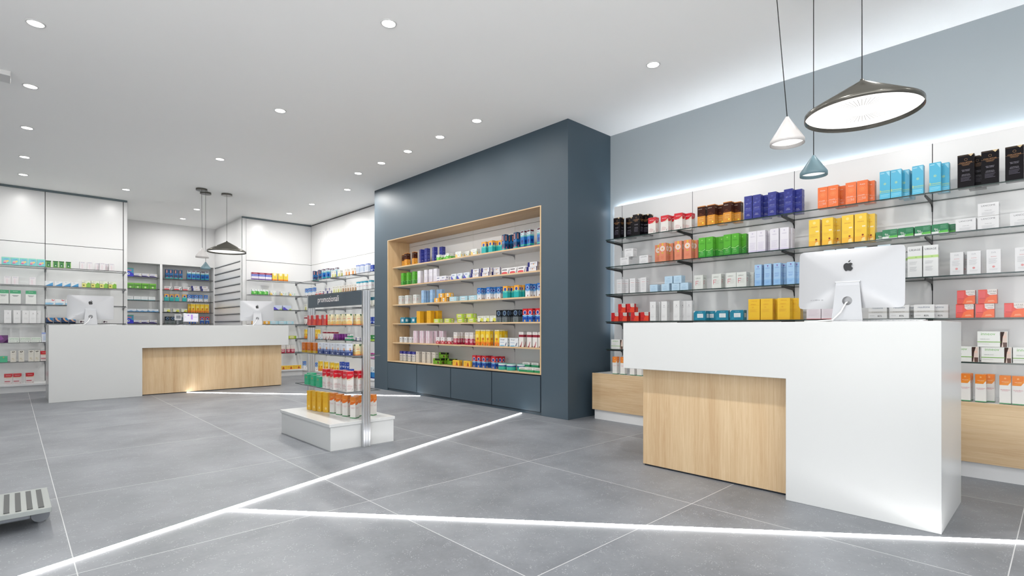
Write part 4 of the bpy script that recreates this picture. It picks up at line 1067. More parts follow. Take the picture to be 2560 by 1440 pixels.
T('blt', 'aqua_blue_carton', 'white and blue tall carton', .1, .2, .06, (220, 230, 236), ('b', 0, .55, (40, 130, 200)), ('b', 0, .12, (30, 60, 140)), ('p', [(.4, .7), (.7, .7), (.6, .85)], (50, 50, 60)))
# promo stand goods
T('pyel', 'muesli_carton', 'white yellow herbal carton', .062, .098, .055, (244, 234, 196), ('b', 0, .16, (240, 140, 90)), ('p', [(0, .1), (1, .1), (1, .3), (.5, .45), (0, .3)], (246, 206, 130)), ('p', [(.6, 1), (1, 1), (.82, .8)], (30, 100, 50)), ('t', 'Depura', .4, .74, .1, (240, 170, 40), .66), ('r', .15, .55, .7, .6, (226, 110, 90)))
T('amb', 'amber_carton', 'amber orange carton', .075, .1, .06, (206, 108, 32), ('b', 0, .22, (196, 160, 40)), ('t', 'SUN', .5, .78, .12, (240, 170, 90), .5), ('c', .5, .5, .16, (230, 140, 50)), ('r', .2, .26, .8, .32, (150, 50, 30)))
T('sto', 'sea_salt_carton', 'white to blue carton', .1, .105, .06, (226, 230, 238), ('b', 0, .3, (50, 70, 130)), ('b', .3, .46, (120, 140, 190)), ('t', 'Optima', .5, .86, .11, (60, 64, 80), .8), ('c', .56, .52, .14, (240, 190, 150)), ('c', .6, .42, .08, (110, 50, 60)), ('r', .4, .08, .62, .18, (220, 226, 240)))
T('mnt', 'mint_soap_carton', 'mint green carton', .075, .1, .065, (52, 180, 132), ('c', .5, .72, .12, (196, 150, 70)), ('b', .5, .515, (24, 130, 96)), *lines(.5, .3, 2, (130, 214, 176), .6, .1))
T('pmav', 'hand_balm_carton', 'tall red topped white carton', .075, .18, .065, (238, 233, 228),
  ('b', .70, 1.0, (218, 36, 50)), ('p', [(0, .72), (.8, .72), (.6, .63), (.15, .60), (.0, .64)], (218, 36, 50)), ('p', [(.6, .66), (1, .74), (1, .66), (.4, .56), (0, .58), (0, .62)], (228, 206, 176)), ('t', 'MAVALA', .5, .83, .05, (246, 232, 232), .76), ('t', 'MAVALA', .36, .33, .03, (206, 40, 60), .5), ('t', 'HANDCREAM', .45, .27, .034, (206, 40, 60), .8), *lines(.42, .2, 3, (214, 140, 146), .6), ('p', [(.72, .06), (.78, .06), (.86, .18)], (60, 60, 64)))
T('pyt', 'massage_oil_carton', 'tall yellow carton', .06, .192, .055, (240, 186, 48), ('b', .62, .625, (214, 140, 40)), *lines(.5, .56, 3, (220, 150, 50), .6), ('t', 'WELEDA', .5, .78, .03, (214, 140, 40), .6), ('c', .6, .2, .2, (250, 220, 140)))
T('pcal', 'toothgel_carton', 'orange topped white carton', .058, .195, .052, (240, 236, 230),
  ('b', .68, 1.0, (242, 140, 50)), ('p', [(0, .68), (1, .80), (1, .62), (.4, .56), (0, .56)], (240, 236, 230)), ('p', [(0, .70), (1, .84), (1, .72), (.5, .64), (0, .62)], (240, 120, 40)), ('t', 'WELEDA', .5, .80, .034, (250, 220, 180), .6), ('t', 'Gel dentifricio', .5, .50, .028, (216, 60, 110), .86), ('t', 'per bambini', .5, .455, .028, (216, 60, 110), .7), ('b', 0, .04, (70, 150, 90)))

MESHES = {}


def product_mesh(key):
    if key in MESHES:
        return MESHES[key]
    t = TY[key]; w, h, d = t['w'], t['h'], t['d']
    mats, idx = [], {}

    def mi(c):
        c = tuple(c)
        if c not in idx:
            idx[c] = len(mats); mats.append(ink(c))
        return idx[c]
    m = MB()
    b0 = mi(t['base'])
    if t['shape'] == 'cyl':
        r = w / 2
        m.lathe([(r * 0.96, 0), (r, 0.004), (r, h * 0.72)], 28, b0)
        m.lathe([(r * 1.01, h * 0.70), (r * 1.01, h - 0.004), (r * 0.97, h)], 28, b0)
        n = 28
        for z in (0, h):
            rr = r * 0.97
            m.add([(rr * math.cos(2 * PI * i / n), rr * math.sin(2 * PI * i / n), z) for i in range(n)], [tuple(range(n))], b0)
        for q, mk in enumerate(t['marks']):
            _, y0, y1, c = mk
            rr = r * 1.01 + 0.0006 + 0.0002 * q
            m.lathe([(rr, y0 * h), (rr, y1 * h - 0.002)], 28, mi(c))
    else:
        e = 0.0012
        x, y = w / 2, d / 2
        prof = [(e, 0.0), (0, e), (0, h - e), (e, h)]
        rings = []
        for ins, z in prof:
            rings += [(-x + ins, -y + ins, z), (x - ins, -y + ins, z), (x - ins, y - ins, z), (-x + ins, y - ins, z)]
        f = [(3, 2, 1, 0), (12, 13, 14, 15)]
        for i in range(3):
            for k in range(4):
                k2 = (k + 1) % 4
                f.append((i * 4 + k, i * 4 + k2, (i + 1) * 4 + k2, (i + 1) * 4 + k))
        m.add(rings, f, b0)
        # tuck flap seam on the lid
        m.add([(-x * .94, -y + 0.004, h + 0.0002), (x * .94, -y + 0.004, h + 0.0002), (x * .94, -y + 0.0048, h + 0.0002), (-x * .94, -y + 0.0048, h + 0.0002)], [(0, 1, 2, 3)], mi([int(c * .72) for c in t['base']]))

        def put(pts, faces, c, off):
            """pts in 0..1 of the face; front and both sides."""
            o = 0.0002 + off
            v = [((a - .5) * w, -y - o, b * h) for a, b in pts]
            m.add(v, faces, mi(c))
            v = [(x + o, (a - .5) * d, b * h) for a, b in pts]
            m.add(v, faces, mi(c))
            v = [(-x - o, (.5 - a) * d, b * h) for a, b in pts]
            m.add(v, faces, mi(c))
        for q, mk in enumerate(t['marks']):
            off = 0.00012 * (q + 1)
            kd = mk[0]
            if kd == 'b':
                _, y0, y1, c = mk
                y1 = min(y1, .995); y0 = max(y0, .004)
                put([(0, y0), (1, y0), (1, y1), (0, y1)], [(0, 1, 2, 3)], c, off)
                o = 0.0002 + off
                m.add([(x, y + o, y0 * h), (-x, y + o, y0 * h), (-x, y + o, y1 * h), (x, y + o, y1 * h)], [(0, 1, 2, 3)], mi(c))
                if mk[2] >= .99:        # lid takes the band colour
                    m.add([(-x + e, -y + e, h + .0003), (x - e, -y + e, h + .0003), (x - e, y - e, h + .0003), (-x + e, y - e, h + .0003)], [(0, 1, 2, 3)], mi(c))
            elif kd == 'r':
                _, x0, y0, x1, y1, c = mk
                put([(x0, y0), (x1, y0), (x1, y1), (x0, y1)], [(0, 1, 2, 3)], c, off)
            elif kd == 'p':
                _, pts, c = mk
                put(pts, [tuple(range(len(pts)))], c, off)
            elif kd == 'c':
                _, cx, cyy, r, c = mk
                n = 20
                put([(cx + r * math.cos(2 * PI * i / n), cyy + r * w / h * math.sin(2 * PI * i / n)) for i in range(n)], [tuple(range(n))], c, off)
            elif kd == 't':
                _, s, cx, cyy, hh, c, mw = mk
                tv, tf, tw, th = text_shape(s)
                sc = hh / th                      # 0..1 of face height per glyph unit
                wid = tw * sc * h / w
                sx = 1.0 if wid <= mw else mw / wid
                put([(cx + (a - tw / 2) * sc * h / w * sx, cyy + (b - th / 2) * sc) for a, b in tv], tf, c, off)
    MESHES[key] = m.mesh(t['name'], mats)
    return MESHES[key]


ORD = ['first', 'second', 'third', 'fourth', 'fifth', 'sixth', 'seventh', 'eighth', 'ninth', 'tenth', 'eleventh', 'twelfth']
NTH = ['top', 'second', 'third', 'fourth', 'fifth', 'sixth', 'bottom']
SURF = {
    # axis, front plane, levels, phrase
    'R': ('x', 5.055, LV[:5] + [0.533], 'shelf behind near counter'),
    'N': ('x', 4.725, LV[:5] + [NZ0 + 0.006], 'shelf of oak niche'),
    'L': ('y', 11.875, LV + [0.14], 'shelf of left cabinets'),
    'A': ('y', 14.32, ALV, 'left alcove shelf'),
    'D': ('y', 14.32, ALV, 'right alcove shelf'),
    'K': ('y', 11.875, LV + [0.14], 'shelf of corner cabinet'),
    'B': ('x', 4.775, LV + [0.14], 'shelf behind promo stand'),
    'P': ('x', 2.13, [1.08, 0.81, 0.492, 0.232], 'shelf of promo stand'),
}
FRONT = {('R', 5): 4.95, ('N', 5): 4.78, ('L', 6): 11.76, ('K', 6): 11.76, ('B', 6): 4.72, ('P', 3): 2.10}
PLACED = {}
BOUNDS = {'R': (-.28, 3.70), 'N': (4.373, 7.886), 'L': (-.64, 1.525), 'A': (1.645, 2.469), 'D': (2.526, 3.568), 'K': (3.70, 4.74), 'B': (8.4, 11.82), 'P': (4.345, 5.455)}
CLUSTERS = {}


def put(surf, lev, key, spans, desc=None, jit=3.0, turn=0.0):
    axis, plane, levels, phrase = SURF[surf]
    plane = FRONT.get((surf, lev), plane)
    t = TY[key]; w, h, d = t['w'], t['h'], t['d']
    taken = PLACED.setdefault((surf, lev), [])
    for sp in spans:
        u0, u1 = sp[0], sp[1]
        row = sp[2] if len(sp) > 2 else 0
        lvl = sp[3] if len(sp) > 3 else 0
        fp = plane + row * (d + 0.014) + random.uniform(0, .006)
        if axis == 'x':
            a = (on_x(u0, fp)[0] + on_x(u1, fp)[0]) / 2
        else:
            a = (on_y(u0, fp)[0] + on_y(u1, fp)[0]) / 2
        rot = math.radians(random.uniform(-jit, jit) + turn)
        ew = (w * abs(math.cos(rot)) + d * abs(math.sin(rot))) / 2 + 0.0012
        ed = d * abs(math.cos(rot)) + w * abs(math.sin(rot)) + 0.002
        if surf == 'P':
            if len(sp) > 4:                      # seen foot point on its board
                fx, a = on_z((u0 + u1) / 2, sp[4], levels[lev]); fp = fx - ew * 0.2
            if a - ew < 4.345:
                k = a / (fp + ed / 2); a = 4.3455 + ew; fp = max(fp, a / k - ed / 2)
        lo_, hi_ = BOUNDS[surf]
        a = min(max(a, lo_ + ew), hi_ - ew)
        best = None
        for step in range(0, 60):
            for sg in (1, -1):
                c = a + sg * step * 0.004
                if lo_ + ew - 1e-6 <= c <= hi_ - ew + 1e-6 and all(not (abs(c - p[0]) < ew + p[1] and fp < p[3] and p[2] < fp + ed and p[4] == lvl) for p in taken):
                    best = c; break
            if best is not None:
                break
        if best is None or abs(best - a) > 0.14:
            print('SKIP', surf, lev, key, sp); continue
        taken.append((best, ew, fp, fp + ed, lvl))
        z = levels[lev] + 0.0006 + lvl * (h + 0.0006)
        o = bpy.data.objects.new(t['name'], product_mesh(key)); COL.objects.link(o)
        cd = fp + ed / 2
        if axis == 'x':
            o.location = (cd, best, z); o.rotation_euler = (0, 0, -PI / 2 + rot); su = screen_u(cd, best)
        else:
            o.location = (best, cd, z); o.rotation_euler = (0, 0, rot); su = screen_u(best, cd)
        CLUSTERS.setdefault((surf, lev, key, desc or t['desc']), []).append((o, row, lvl, su))


def label_all():
    for (surf, lev, key, desc), items in CLUSTERS.items():
        levels = SURF[surf][2]
        nth = 'bottom' if lev == len(levels) - 1 else NTH[lev]
        place = 'on %s %s' % (nth, SURF[surf][3])
        subs = {}
        for it in items:
            subs.setdefault((it[1] > 0, it[2]), []).append(it)
        many_l = len({k[1] for k in subs}) > 1
        many_r = len({k[0] for k in subs}) > 1
        for (row, lvl), its in subs.items():
            its.sort(key=lambda q: q[3])
            for i, (o, _, _, su) in enumerate(its):
                lay = ('upper ' if lvl else 'lower ') if many_l else ''
                if len(its) == 1:
                    pos = ', %sone' % lay if lay else ''
                else:
                    pos = ', %s%s from left' % (lay, ORD[i])
                if many_r:
                    pos += ', %s row' % ('back' if row else 'front')
                lab = '%s%s %s' % (desc, pos, place)
                n = len(lab.replace(',', '').split())
                if n > 16:
                    print('LONG', n, lab)
                tag(o, lab, 'box', '%ss %s' % (desc, place))


exec_products = None
# ---- right wall, top shelf
put('R', 0, 'noir', [(1533, 1551), (1581, 1600), (1565, 1581, 1), (1608, 1621, 1)], 'black carton at left end')
put('R', 0, 'mav', [(1621, 1638), (1649, 1673), (1684, 1706), (1713, 1725, 1), (1676, 1684, 1)])
put('R', 0, 'tan', [(1743, 1763), (1767, 1788), (1807, 1829), (1797, 1806, 1), (1836, 1846, 1)])
put('R', 0, 'blue', [(1861, 1879), (1881, 1900), (1920, 1940), (1960, 1981), (1910, 1918, 1), (1948, 1957, 1), (1990, 1998, 1)])
put('R', 0, 'sun', [(2046, 2067), (2068, 2094), (2114, 2139), (2142, 2167), (2095, 2107, 1), (2109, 2120, 1), (2168, 2178, 1)])
put('R', 0, 'cyan', [(2204, 2220), (2221, 2244), (2282, 2307), (2324, 2351), (2253, 2267, 1), (2268, 2276, 2), (2355, 2362, 1)])
put('R', 0, 'noir', [(2393, 2436), (2453, 2496), (2513, 2560), (2440, 2446, 1)], 'black carton at right end', jit=2)
# second shelf
put('R', 1, 'lanc', [(1549, 1573), (1597, 1621), (1560, 1583, 0, 1)], 'white carton at left end', jit=2)
put('R', 1, 'salm', [(1648, 1664), (1684, 1705), (1710, 1727), (1640, 1650, 1), (1668, 1678, 1), (1730, 1740, 1)])
put('R', 1, 'green', [(1747, 1762), (1763, 1778), (1809, 1827), (1828, 1847), (1780, 1792, 1), (1796, 1806, 1), (1850, 1862, 1)])
put('R', 1, 'lilac', [(1874, 1888), (1889, 1909), (1930, 1942), (1943, 1961), (1911, 1922, 1), (1964, 1975, 1)])
put('R', 1, 'honey', [(2022, 2049), (2055, 2083), (2105, 2133), (2134, 2164), (2084, 2094, 1), (2168, 2176, 1)])
put('R', 1, 'bio', [(2208, 2240), (2241, 2272), (2286, 2321), (2328, 2365), (2200, 2208, 1), (2274, 2282, 1), (2364, 2372, 1)])
put('R', 1, 'lanc', [(2389, 2440), (2444, 2498), (2528, 2578), (2444, 2498, 0, 1)], 'white carton at right end', jit=1)
# third shelf
put('R', 2, 'wslim', [(1541, 1555), (1571, 1590), (1599, 1617), (1560, 1570, 1), (1590, 1598, 1)])
put('R', 2, 'ice', [(1621, 1647), (1654, 1672), (1678, 1699), (1702, 1716), (1661, 1681, 0, 1), (1683, 1704, 0, 1)], jit=1)
put('R', 2, 'lier', [(1734, 1759), (1778, 1804), (1816, 1838), (1840, 1860), (1864, 1878, 1)])
put('R', 2, 'sky', [(1888, 1902), (1912, 1926), (1934, 1951), (1968, 1984), (1904, 1912, 1), (1954, 1964, 1), (1988, 1994, 1)])
put('R', 2, 'icet', [(2060, 2085), (2092, 2118), (2138, 2163), (2193, 2226)])
put('R', 2, 'uri', [(2271, 2303), (2310, 2328), (2262, 2270, 1)])
put('R', 2, 'svr', [(2379, 2405), (2418, 2450), (2469, 2498), (2540, 2572), (2408, 2414, 1)])
# fourth shelf
put('R', 3, 'redb', [(1528, 1546), (1548, 1567), (1576, 1597), (1602, 1620), (1546, 1563, 0, 1), (1566, 1586, 0, 1), (1590, 1600, 1), (1612, 1622, 1)], jit=1)
put('R', 3, 'wtall', [(1624, 1639), (1653, 1667), (1683, 1698), (1700, 1712, 1), (1716, 1728, 1), (1640, 1648, 1)])
put('R', 3, 'teal', [(1734, 1764), (1788, 1820), (1821, 1862), (1768, 1782, 1)])
put('R', 3, 'sunb', [(1871, 1899), (1900, 1925), (1943, 1975), (1928, 1942, 1), (1978, 1992, 1)])
put('R', 3, 'rose', [(2020, 2047), (2052, 2091)])
put('R', 3, 'res', [(2172, 2216), (2224, 2272), (2285, 2335), (2338, 2350, 1), (2270, 2284, 1)], jit=1)
put('R', 3, 'coral', [(2390, 2434), (2439, 2485), (2511, 2560), (2394, 2436, 0, 1), (2446, 2492, 0, 1)], jit=1)
# fifth shelf and base
put('R', 4, 'inn', [(1533, 1552), (1556, 1576)], 'white carton at left end', jit=1)
put('R', 4, 'inn', [(2372, 2450), (2452, 2531), (2534, 2612), (2440, 2522, 0, 1)], 'white carton with woman\'s face', jit=1)
put('R', 5, 'cal', [(1530, 1543), (1548, 1564), (1572, 1588), (1590, 1606)], 'orange carton at left end')
put('R', 5, 'cal', [(2400, 2426), (2440, 2464), (2498, 2528), (2528, 2559), (2466, 2480, 1), (2412, 2424, 1)], 'orange carton at right end')
# ---- niche
put('N', 0, 'tan', [(1010, 1018), (1028, 1035), (1005, 1010, 1)], jit=9, turn=-8)
put('N', 0, 'blue', [(1046, 1053), (1060, 1068), (1078, 1086), (1098, 1106, 1), (1054, 1060, 1)], jit=9, turn=-8)
put('N', 0, 'grpk', [(1090, 1099), (1113, 1122), (1101, 1109, 1), (1124, 1131, 1)])
put('N', 0, 'pale', [(1136, 1154), (1175, 1193), (1160, 1172, 1)])
put('N', 0, 'tealo', [(1203, 1214), (1220, 1231), (1234, 1242, 1), (1244, 1251, 1)])
put('N', 0, 'navr', [(1253, 1262), (1283, 1291), (1271, 1278, 1)], jit=9, turn=-8)
put('N', 0, 'deep', [(1301, 1309), (1315, 1326), (1341, 1352), (1328, 1336, 1)], jit=9, turn=-6)
put('N', 1, 'green', [(1001, 1010), (1015, 1022), (1030, 1037)], jit=9)
put('N', 1, 'lilac', [(1042, 1051), (1059, 1068), (1072, 1079), (1083, 1090)], jit=9)
put('N', 1, 'purf', [(1082, 1096), (1098, 1115), (1120, 1128, 1)])
put('N', 1, 'blsw', [(1129, 1139), (1141, 1157), (1160, 1172)])
put('N', 1, 'navy', [(1176, 1197), (1199, 1223), (1177, 1198, 0, 1), (1201, 1225, 0, 1), (1232, 1246, 1), (1232, 1246, 1, 1)], 'white navy carton, middle', jit=1)
put('N', 1, 'redf', [(1253, 1274), (1276, 1292), (1295, 1312)])
put('N', 1, 'navy', [(1314, 1336), (1338, 1354), (1320, 1342, 0, 1)], 'white navy carton, right end', jit=1)
put('N', 2, 'lier', [(996, 1004), (1011, 1021), (1027, 1046)])
put('N', 2, 'sky', [(1051, 1061), (1072, 1083), (1064, 1070, 1), (1090, 1098, 1), (1098, 1104, 1)])
put('N', 2, 'orf', [(1084, 1099), (1101, 1116), (1095, 1110, 0, 1), (1111, 1127, 0, 1)], jit=1)
put('N', 2, 'blf', [(1120, 1144), (1147, 1169), (1171, 1191)])
put('N', 2, 'blw', [(1192, 1202), (1215, 1225), (1206, 1213, 1), (1231, 1238, 1), (1242, 1249, 1)], 'blue white carton, middle')
put('N', 2, 'tealo', [(1257, 1268), (1284, 1297), (1275, 1282, 1), (1300, 1308, 1)])
put('N', 2, 'blw', [(1313, 1324), (1342, 1353), (1331, 1339, 1)], 'blue white carton, right end')
put('N', 3, 'teal', [(999, 1012), (1025, 1040), (1015, 1022, 1)])
put('N', 3, 'yelb', [(1040, 1051), (1066, 1076), (1052, 1060, 1), (1084, 1096, 1)], jit=8)
put('N', 3, 'ylg', [(1081, 1103), (1108, 1130), (1139, 1164), (1168, 1190), (1140, 1160, 0, 1), (1161, 1187, 0, 1)], jit=1)
put('N', 3, 'wyn', [(1195, 1206), (1208, 1223), (1226, 1238)])
put('N', 3, 'blk', [(1239, 1249), (1255, 1267), (1282, 1294), (1270, 1278, 1), (1296, 1304, 1)])
put('N', 3, 'redbl', [(1306, 1318), (1319, 1331), (1336, 1352), (1330, 1336, 1)])
put('N', 4, 'wsm', [(998, 1005), (1008, 1018), (1020, 1031)])
put('N', 4, 'pink', [(1032, 1042), (1048, 1058), (1063, 1074), (1082, 1090, 1), (1098, 1106, 1)], jit=8)
put('N', 4, 'rws', [(1089, 1098), (1101, 1111), (1117, 1128)])
put('N', 4, 'circ', [(1133, 1143), (1162, 1171), (1148, 1154, 1), (1173, 1182)])
put('N', 4, 'ybig', [(1188, 1199), (1201, 1212), (1214, 1224), (1236, 1247), (1250, 1258, 1)])
put('N', 4, 'ben', [(1244, 1266), (1273, 1295)], jit=1)
put('N', 4, 'rwt', [(1297, 1308), (1318, 1327), (1332, 1343), (1346, 1356)])
put('N', 5, 'canb', [(998, 1006), (1007, 1015), (1018, 1027), (1030, 1037)])
put('N', 5, 'beige', [(1039, 1047), (1054, 1063), (1066, 1076), (1080, 1088)])
put('N', 5, 'gbk', [(1070, 1097, -0.6), (1115, 1138, .6), (1093, 1118, .6, 1), (1092, 1116, .6)], jit=1)
put('N', 5, 'yor', [(1127, 1152, -0.4), (1156, 1178, -.4)], jit=1)
put('N', 5, 'redbl', [(1180, 1190), (1191, 1201), (1203, 1215), (1226, 1240), (1217, 1224, 1), (1246, 1254, 1)])
put('N', 5, 'tin', [(1241, 1256, -.4), (1259, 1280, -.4), (1284, 1302)])
put('N', 5, 'gw', [(1296, 1313, -.7), (1316, 1333, -.7), (1336, 1353, -.7), (1305, 1325, .7), (1328, 1346, .7), (1305, 1325, .7, 1), (1328, 1346, .7, 1)], jit=1)
# ---- left cabinets
put('L', 0, 'aqua', [(7, 22), (26, 40), (46, 61), (69, 82), (85, 100)])
put('L', 0, 'gsm', [(116, 126), (133, 145), (149, 159), (166, 176)])
put('L', 0, 'wbl', [(200, 213), (218, 232), (250, 263), (273, 286), (242, 249, 1), (264, 270, 1)])
put('L', 1, 'wbl', [(12, 26), (32, 45), (75, 88)])
put('L', 1, 'bwf', [(114, 131), (138, 154), (158, 176), (179, 195)])
put('L', 1, 'lime', [(207, 225), (227, 241), (242, 262), (265, 282)])
put('L', 2, 'gtw', [(-3, 19), (27, 50), (66, 89)])
put('L', 2, 'wred', [(116, 135), (137, 158), (162, 180)])
put('L', 3, 'wtl', [(12, 27), (34, 50), (56, 71), (73, 88), (90, 97, 1)])
put('L', 3, 'foot', [(116, 131), (135, 151), (152, 166), (168, 183)])
put('L', 3, 'wmk', [(200, 216), (257, 274)])
put('L', 4, 'purp', [(-2, 16)])
put('L', 4, 'vyv', [(22, 47), (50, 75), (76, 97)])
put('L', 4, 'can', [(104, 115)])
put('L', 5, 'mint', [(0, 18)])
put('L', 5, 'bei', [(27, 40), (47, 60), (72, 84), (85, 96)])
put('L', 5, 'mavw', [(104, 118)])
put('L', 6, 'mavw', [(10, 32), (34, 53), (65, 84)], jit=5)
# ---- alcove
put('A', 0, 'kid', [(318, 333)])
put('A', 0, 'wnv', [(335, 351), (353, 369), (371, 386)])
put('A', 1, 'grn', [(318, 334), (335, 351), (353, 366), (374, 390)])
put('A', 2, 'wtb', [(318, 331), (333, 345), (346, 359), (362, 376), (378, 390)])
put('A', 3, 'wav', [(319, 337), (340, 360), (366, 389)])
put('A', 4, 'kid', [(318, 333)])
put('A', 4, 'wnv', [(335, 351), (353, 369), (371, 386)])
put('D', 0, 'navr', [(414, 423), (424, 433), (435, 446), (447, 457)])
put('D', 0, 'deep', [(468, 478), (480, 489), (490, 500), (502, 511, 1), (512, 523)])
put('D', 1, 'redf', [(410, 431), (433, 456), (457, 476)])
put('D', 1, 'navy', [(479, 500), (503, 523), (477, 499, 0, 1), (500, 521, 0, 1)], jit=1)
put('D', 2, 'tealo', [(410, 423), (425, 434, 1), (436, 450), (455, 468)])
put('D', 2, 'blw', [(469, 477), (479, 486, 1), (486, 496), (498, 506), (510, 520)])
put('D', 3, 'wyn', [(408, 428), (431, 450), (453, 468)])
put('D', 3, 'ybig', [(472, 479, 1), (479, 487), (488, 499), (500, 508), (510, 522)])
put('D', 4, 'blk', [(413, 424), (427, 437), (440, 450), (452, 460)])
put('D', 4, 'redbl', [(466, 476), (480, 490), (500, 511), (513, 524)])
# ---- corner cabinet
put('K', 0, 'prd', [(622, 636), (640, 655), (658, 672), (672, 678, 1)])
put('K', 0, 'ysm', [(681, 693), (696, 708), (709, 719)])
put('K', 1, 'gsw', [(625, 638), (642, 654), (656, 668)])
put('K', 1, 'pale', [(672, 694), (698, 719), (721, 741)])
put('K', 2, 'lil', [(683, 705), (707, 729)])
put('K', 3, 'orf', [(620, 637), (660, 674)])
put('K', 3, 'blf', [(676, 691), (692, 707), (709, 723), (724, 740)])
put('K', 4, 'ylg', [(722, 741)])
put('K', 5, 'circ', [(703, 712), (717, 726), (727, 736)])
put('K', 6, 'yor', [(700, 712), (712, 726), (727, 741)])
# ---- shelves beyond the promo stand
put('B', 0, 'navr', [(779, 785), (792, 799), (786, 791, 1)], jit=9)
put('B', 0, 'deep', [(801, 809), (811, 820), (824, 830, 1), (836, 842, 1)], jit=9)
put('B', 0, 'kbr', [(823, 838), (840, 853)])
put('B', 0, 'kbo', [(856, 872), (874, 886)])
put('B', 0, 'can', [(888, 897), (899, 907), (912, 921)])
put('B', 0, 'bl2', [(923, 936)], 'cobalt blue carton')
put('B', 1, 'blw', [(760, 767), (769, 776), (779, 786)])
put('B', 1, 'redf', [(788, 797), (798, 806)])
put('B', 1, 'navy', [(808, 817), (818, 828), (812, 824, 0, 1)], jit=1)
put('B', 1, 'kbr', [(829, 839), (840, 850)])
put('B', 1, 'kbb', [(852, 862), (864, 874), (876, 886)])
put('B', 1, 'ttw', [(889, 898), (899, 906), (907, 915), (920, 930)])
put('B', 2, 'kbr', [(754, 763)])
put('B', 2, 'ttw', [(786, 794), (796, 803)])
put('B', 2, 'dtl', [(921, 928), (930, 937)])
put('B', 3, 'rwt', [(756, 762)])
put('B', 3, 'bl2', [(922, 930), (931, 938)])
put('B', 4, 'ybig', [(752, 758), (782, 788), (788, 794)])
put('B', 4, 'ben', [(793, 803, -.3)], jit=1)
put('B', 4, 'rwt', [(805, 812), (814, 820), (824, 830), (834, 840)])
put('B', 4, 'purp', [(826, 835, -.6), (838, 848, -.6), (850, 858), (860, 868)])
put('B', 4, 'gw', [(852, 864, -.7), (866, 878, -.7), (866, 878, -.7, 1)], jit=1)
put('B', 4, 'navy', [(888, 900)])
put('B', 4, 'grl', [(921, 929), (930, 938)])
put('B', 5, 'mag', [(921, 929), (930, 938)])
put('B', 6, 'blw', [(754, 761), (781, 790)])
put('B', 6, 'ybig', [(792, 803), (806, 816), (820, 830), (833, 842)])
put('B', 6, 'bl2', [(847, 856), (858, 868), (870, 880), (847, 856, 0, 1), (858, 868, 0, 1)], jit=1)
put('B', 6, 'rst', [(884, 893), (895, 902)])
put('B', 6, 'blt', [(920, 927), (929, 937)])
# ---- promo stand
put('P', 0, 'redb', [(768, 776), (779, 787), (790, 799), (803, 815)], jit=6)
put('P', 0, 'pyel', [(816, 829), (830, 842), (844, 856), (857, 865), (866, 878), (880, 892), (893, 902)], jit=5)
put('P', 1, 'amb', [(752, 764), (767, 777), (780, 790)], jit=6)
put('P', 1, 'sto', [(792, 807), (809, 822), (825, 836), (838, 850), (851, 865)], jit=4)
put('P', 1, 'pyel', [(866, 876), (877, 889), (891, 903)], jit=5)
put('P', 2, 'mnt', [(760, 773, 0, 0, 961), (775, 788, 0, 0, 964.4), (789, 803, 0, 0, 968), (764, 776, 1)], jit=5, turn=6)
put('P', 2, 'pmav', [(806, 818, 0, 0, 971), (824, 838, 0, 0, 974.7), (840, 854, .8, 0, 975), (855, 872, 0, 0, 979.4), (882, 900, .7, 0, 977.5)], jit=5)
put('P', 3, 'pyt', [(766, 776, 0, 0, 1024.5), (779, 790, 0, 0, 1027), (792, 802, 0, 0, 1029), (805, 817, 0, 0, 1031)], jit=8, turn=16)
put('P', 3, 'pcal', [(822, 834, 0, 0, 1033), (838, 849, 0, 0, 1037), (853, 865, 0, 0, 1041), (872, 886, 0, 0, 1046), (889, 901, .5, 0, 1043), (918, 930, 1, 0, 1038.5)], jit=8, turn=22)
label_all()

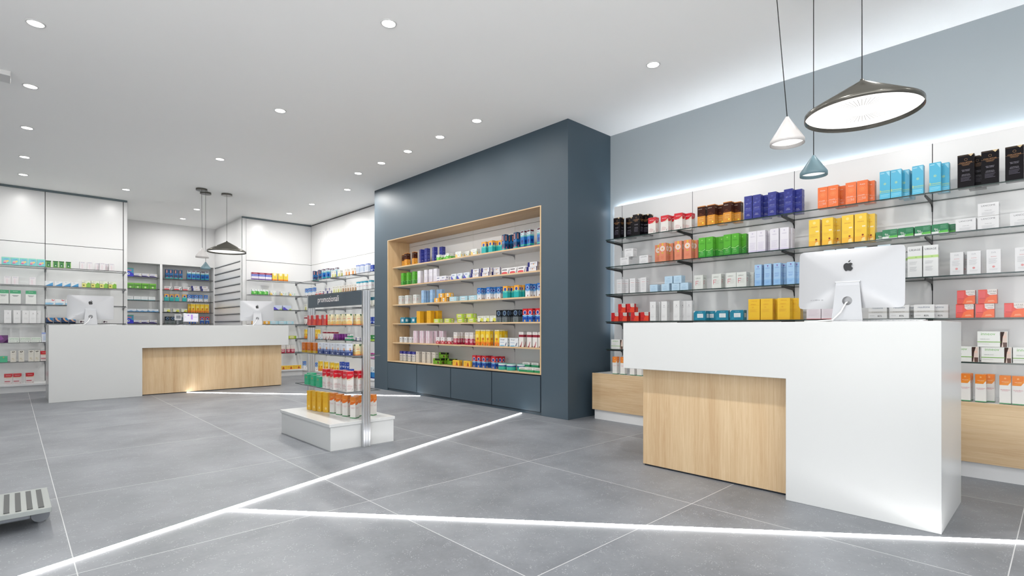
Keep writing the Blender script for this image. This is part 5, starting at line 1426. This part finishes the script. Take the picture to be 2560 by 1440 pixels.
# ------------------------------------------------------------------ SHOP FRONT behind the viewer (out of view, openings placed to steer the daylight)
m = MB()
m.box(-3.2, 1.6, -4.0, -3.92, 0, 0.12); m.box(-3.2, 1.6, -4.0, -3.92, 3.2, H)
for x in (-3.2, -1.6, 0.0, 1.52):
    m.box(x, x + 0.08, -4.0, -3.92, 0.12, 3.2)
struct('window_1', m, M_GREYMETAL, label='shop front glazing frame')
m = MB()
m.box(-3.28, -3.2, -3.92, 3.0, 0, 0.12); m.box(-3.28, -3.2, -3.92, 3.0, 3.2, H)
for y in (-3.92, -2.2, -0.5, 1.2, 2.92):
    m.box(-3.28, -3.2, y, y + 0.08, 0.12, 3.2)
struct('added_side_window', m, M_GREYMETAL, label='unseen window frame added for side daylight')  # added opening out of view, brings more daylight from the left

# ------------------------------------------------------------------ WORLD, CAMERA, RENDER LOOK
w = bpy.data.worlds.new('daylight'); scene.world = w; w.use_nodes = True
bg = w.node_tree.nodes['Background']
WN, WL = w.node_tree.nodes, w.node_tree.links
gtc = WN.new('ShaderNodeTexCoord'); gsep = WN.new('ShaderNodeSeparateXYZ'); WL.new(gtc.outputs['Generated'], gsep.inputs[0])
gr = WN.new('ShaderNodeValToRGB')           # pale sky; lower half brightened as unseen pavement to light the ceiling
gmap = WN.new('ShaderNodeMath'); gmap.operation = 'MULTIPLY_ADD'; gmap.inputs[1].default_value = 0.5; gmap.inputs[2].default_value = 0.5
WL.new(gsep.outputs['Z'], gmap.inputs[0]); WL.new(gmap.outputs[0], gr.inputs['Fac'])
e = gr.color_ramp.elements
e[0].position = 0.46; e[0].color = (0.98, 0.97, 0.95, 1); e[1].position = 0.54; e[1].color = (0.42, 0.445, 0.47, 1)
WL.new(gr.outputs['Color'], bg.inputs['Color'])
bg.inputs['Strength'].default_value = 4.9

cam = bpy.data.cameras.new('camera'); co = bpy.data.objects.new('camera', cam); COL.objects.link(co)
co.location = (0, 0, EYE); co.rotation_euler = (PI / 2, 0, -ALPHA)
cam.sensor_width = 36; cam.lens = FPX / 2560 * 36
cam.shift_y = (HORIZON - 720) / 2560
cam.clip_start = 0.05
scene.camera = co

vs = scene.view_settings
scene.display_settings.display_device = 'sRGB'
vs.view_transform = 'Standard'; vs.look = 'None'; vs.gamma = 1.0; vs.use_curve_mapping = False
vs.exposure = 0.36
cy = scene.cycles
cy.use_denoising = True
cy.max_bounces = 12; cy.diffuse_bounces = 8; cy.glossy_bounces = 4; cy.transparent_max_bounces = 24; cy.transmission_bounces = 4
cy.sample_clamp_indirect = 6.0
cy.caustics_reflective = False; cy.caustics_refractive = False
for o in scene.objects:
    if '_o' in o:
        del o['_o']
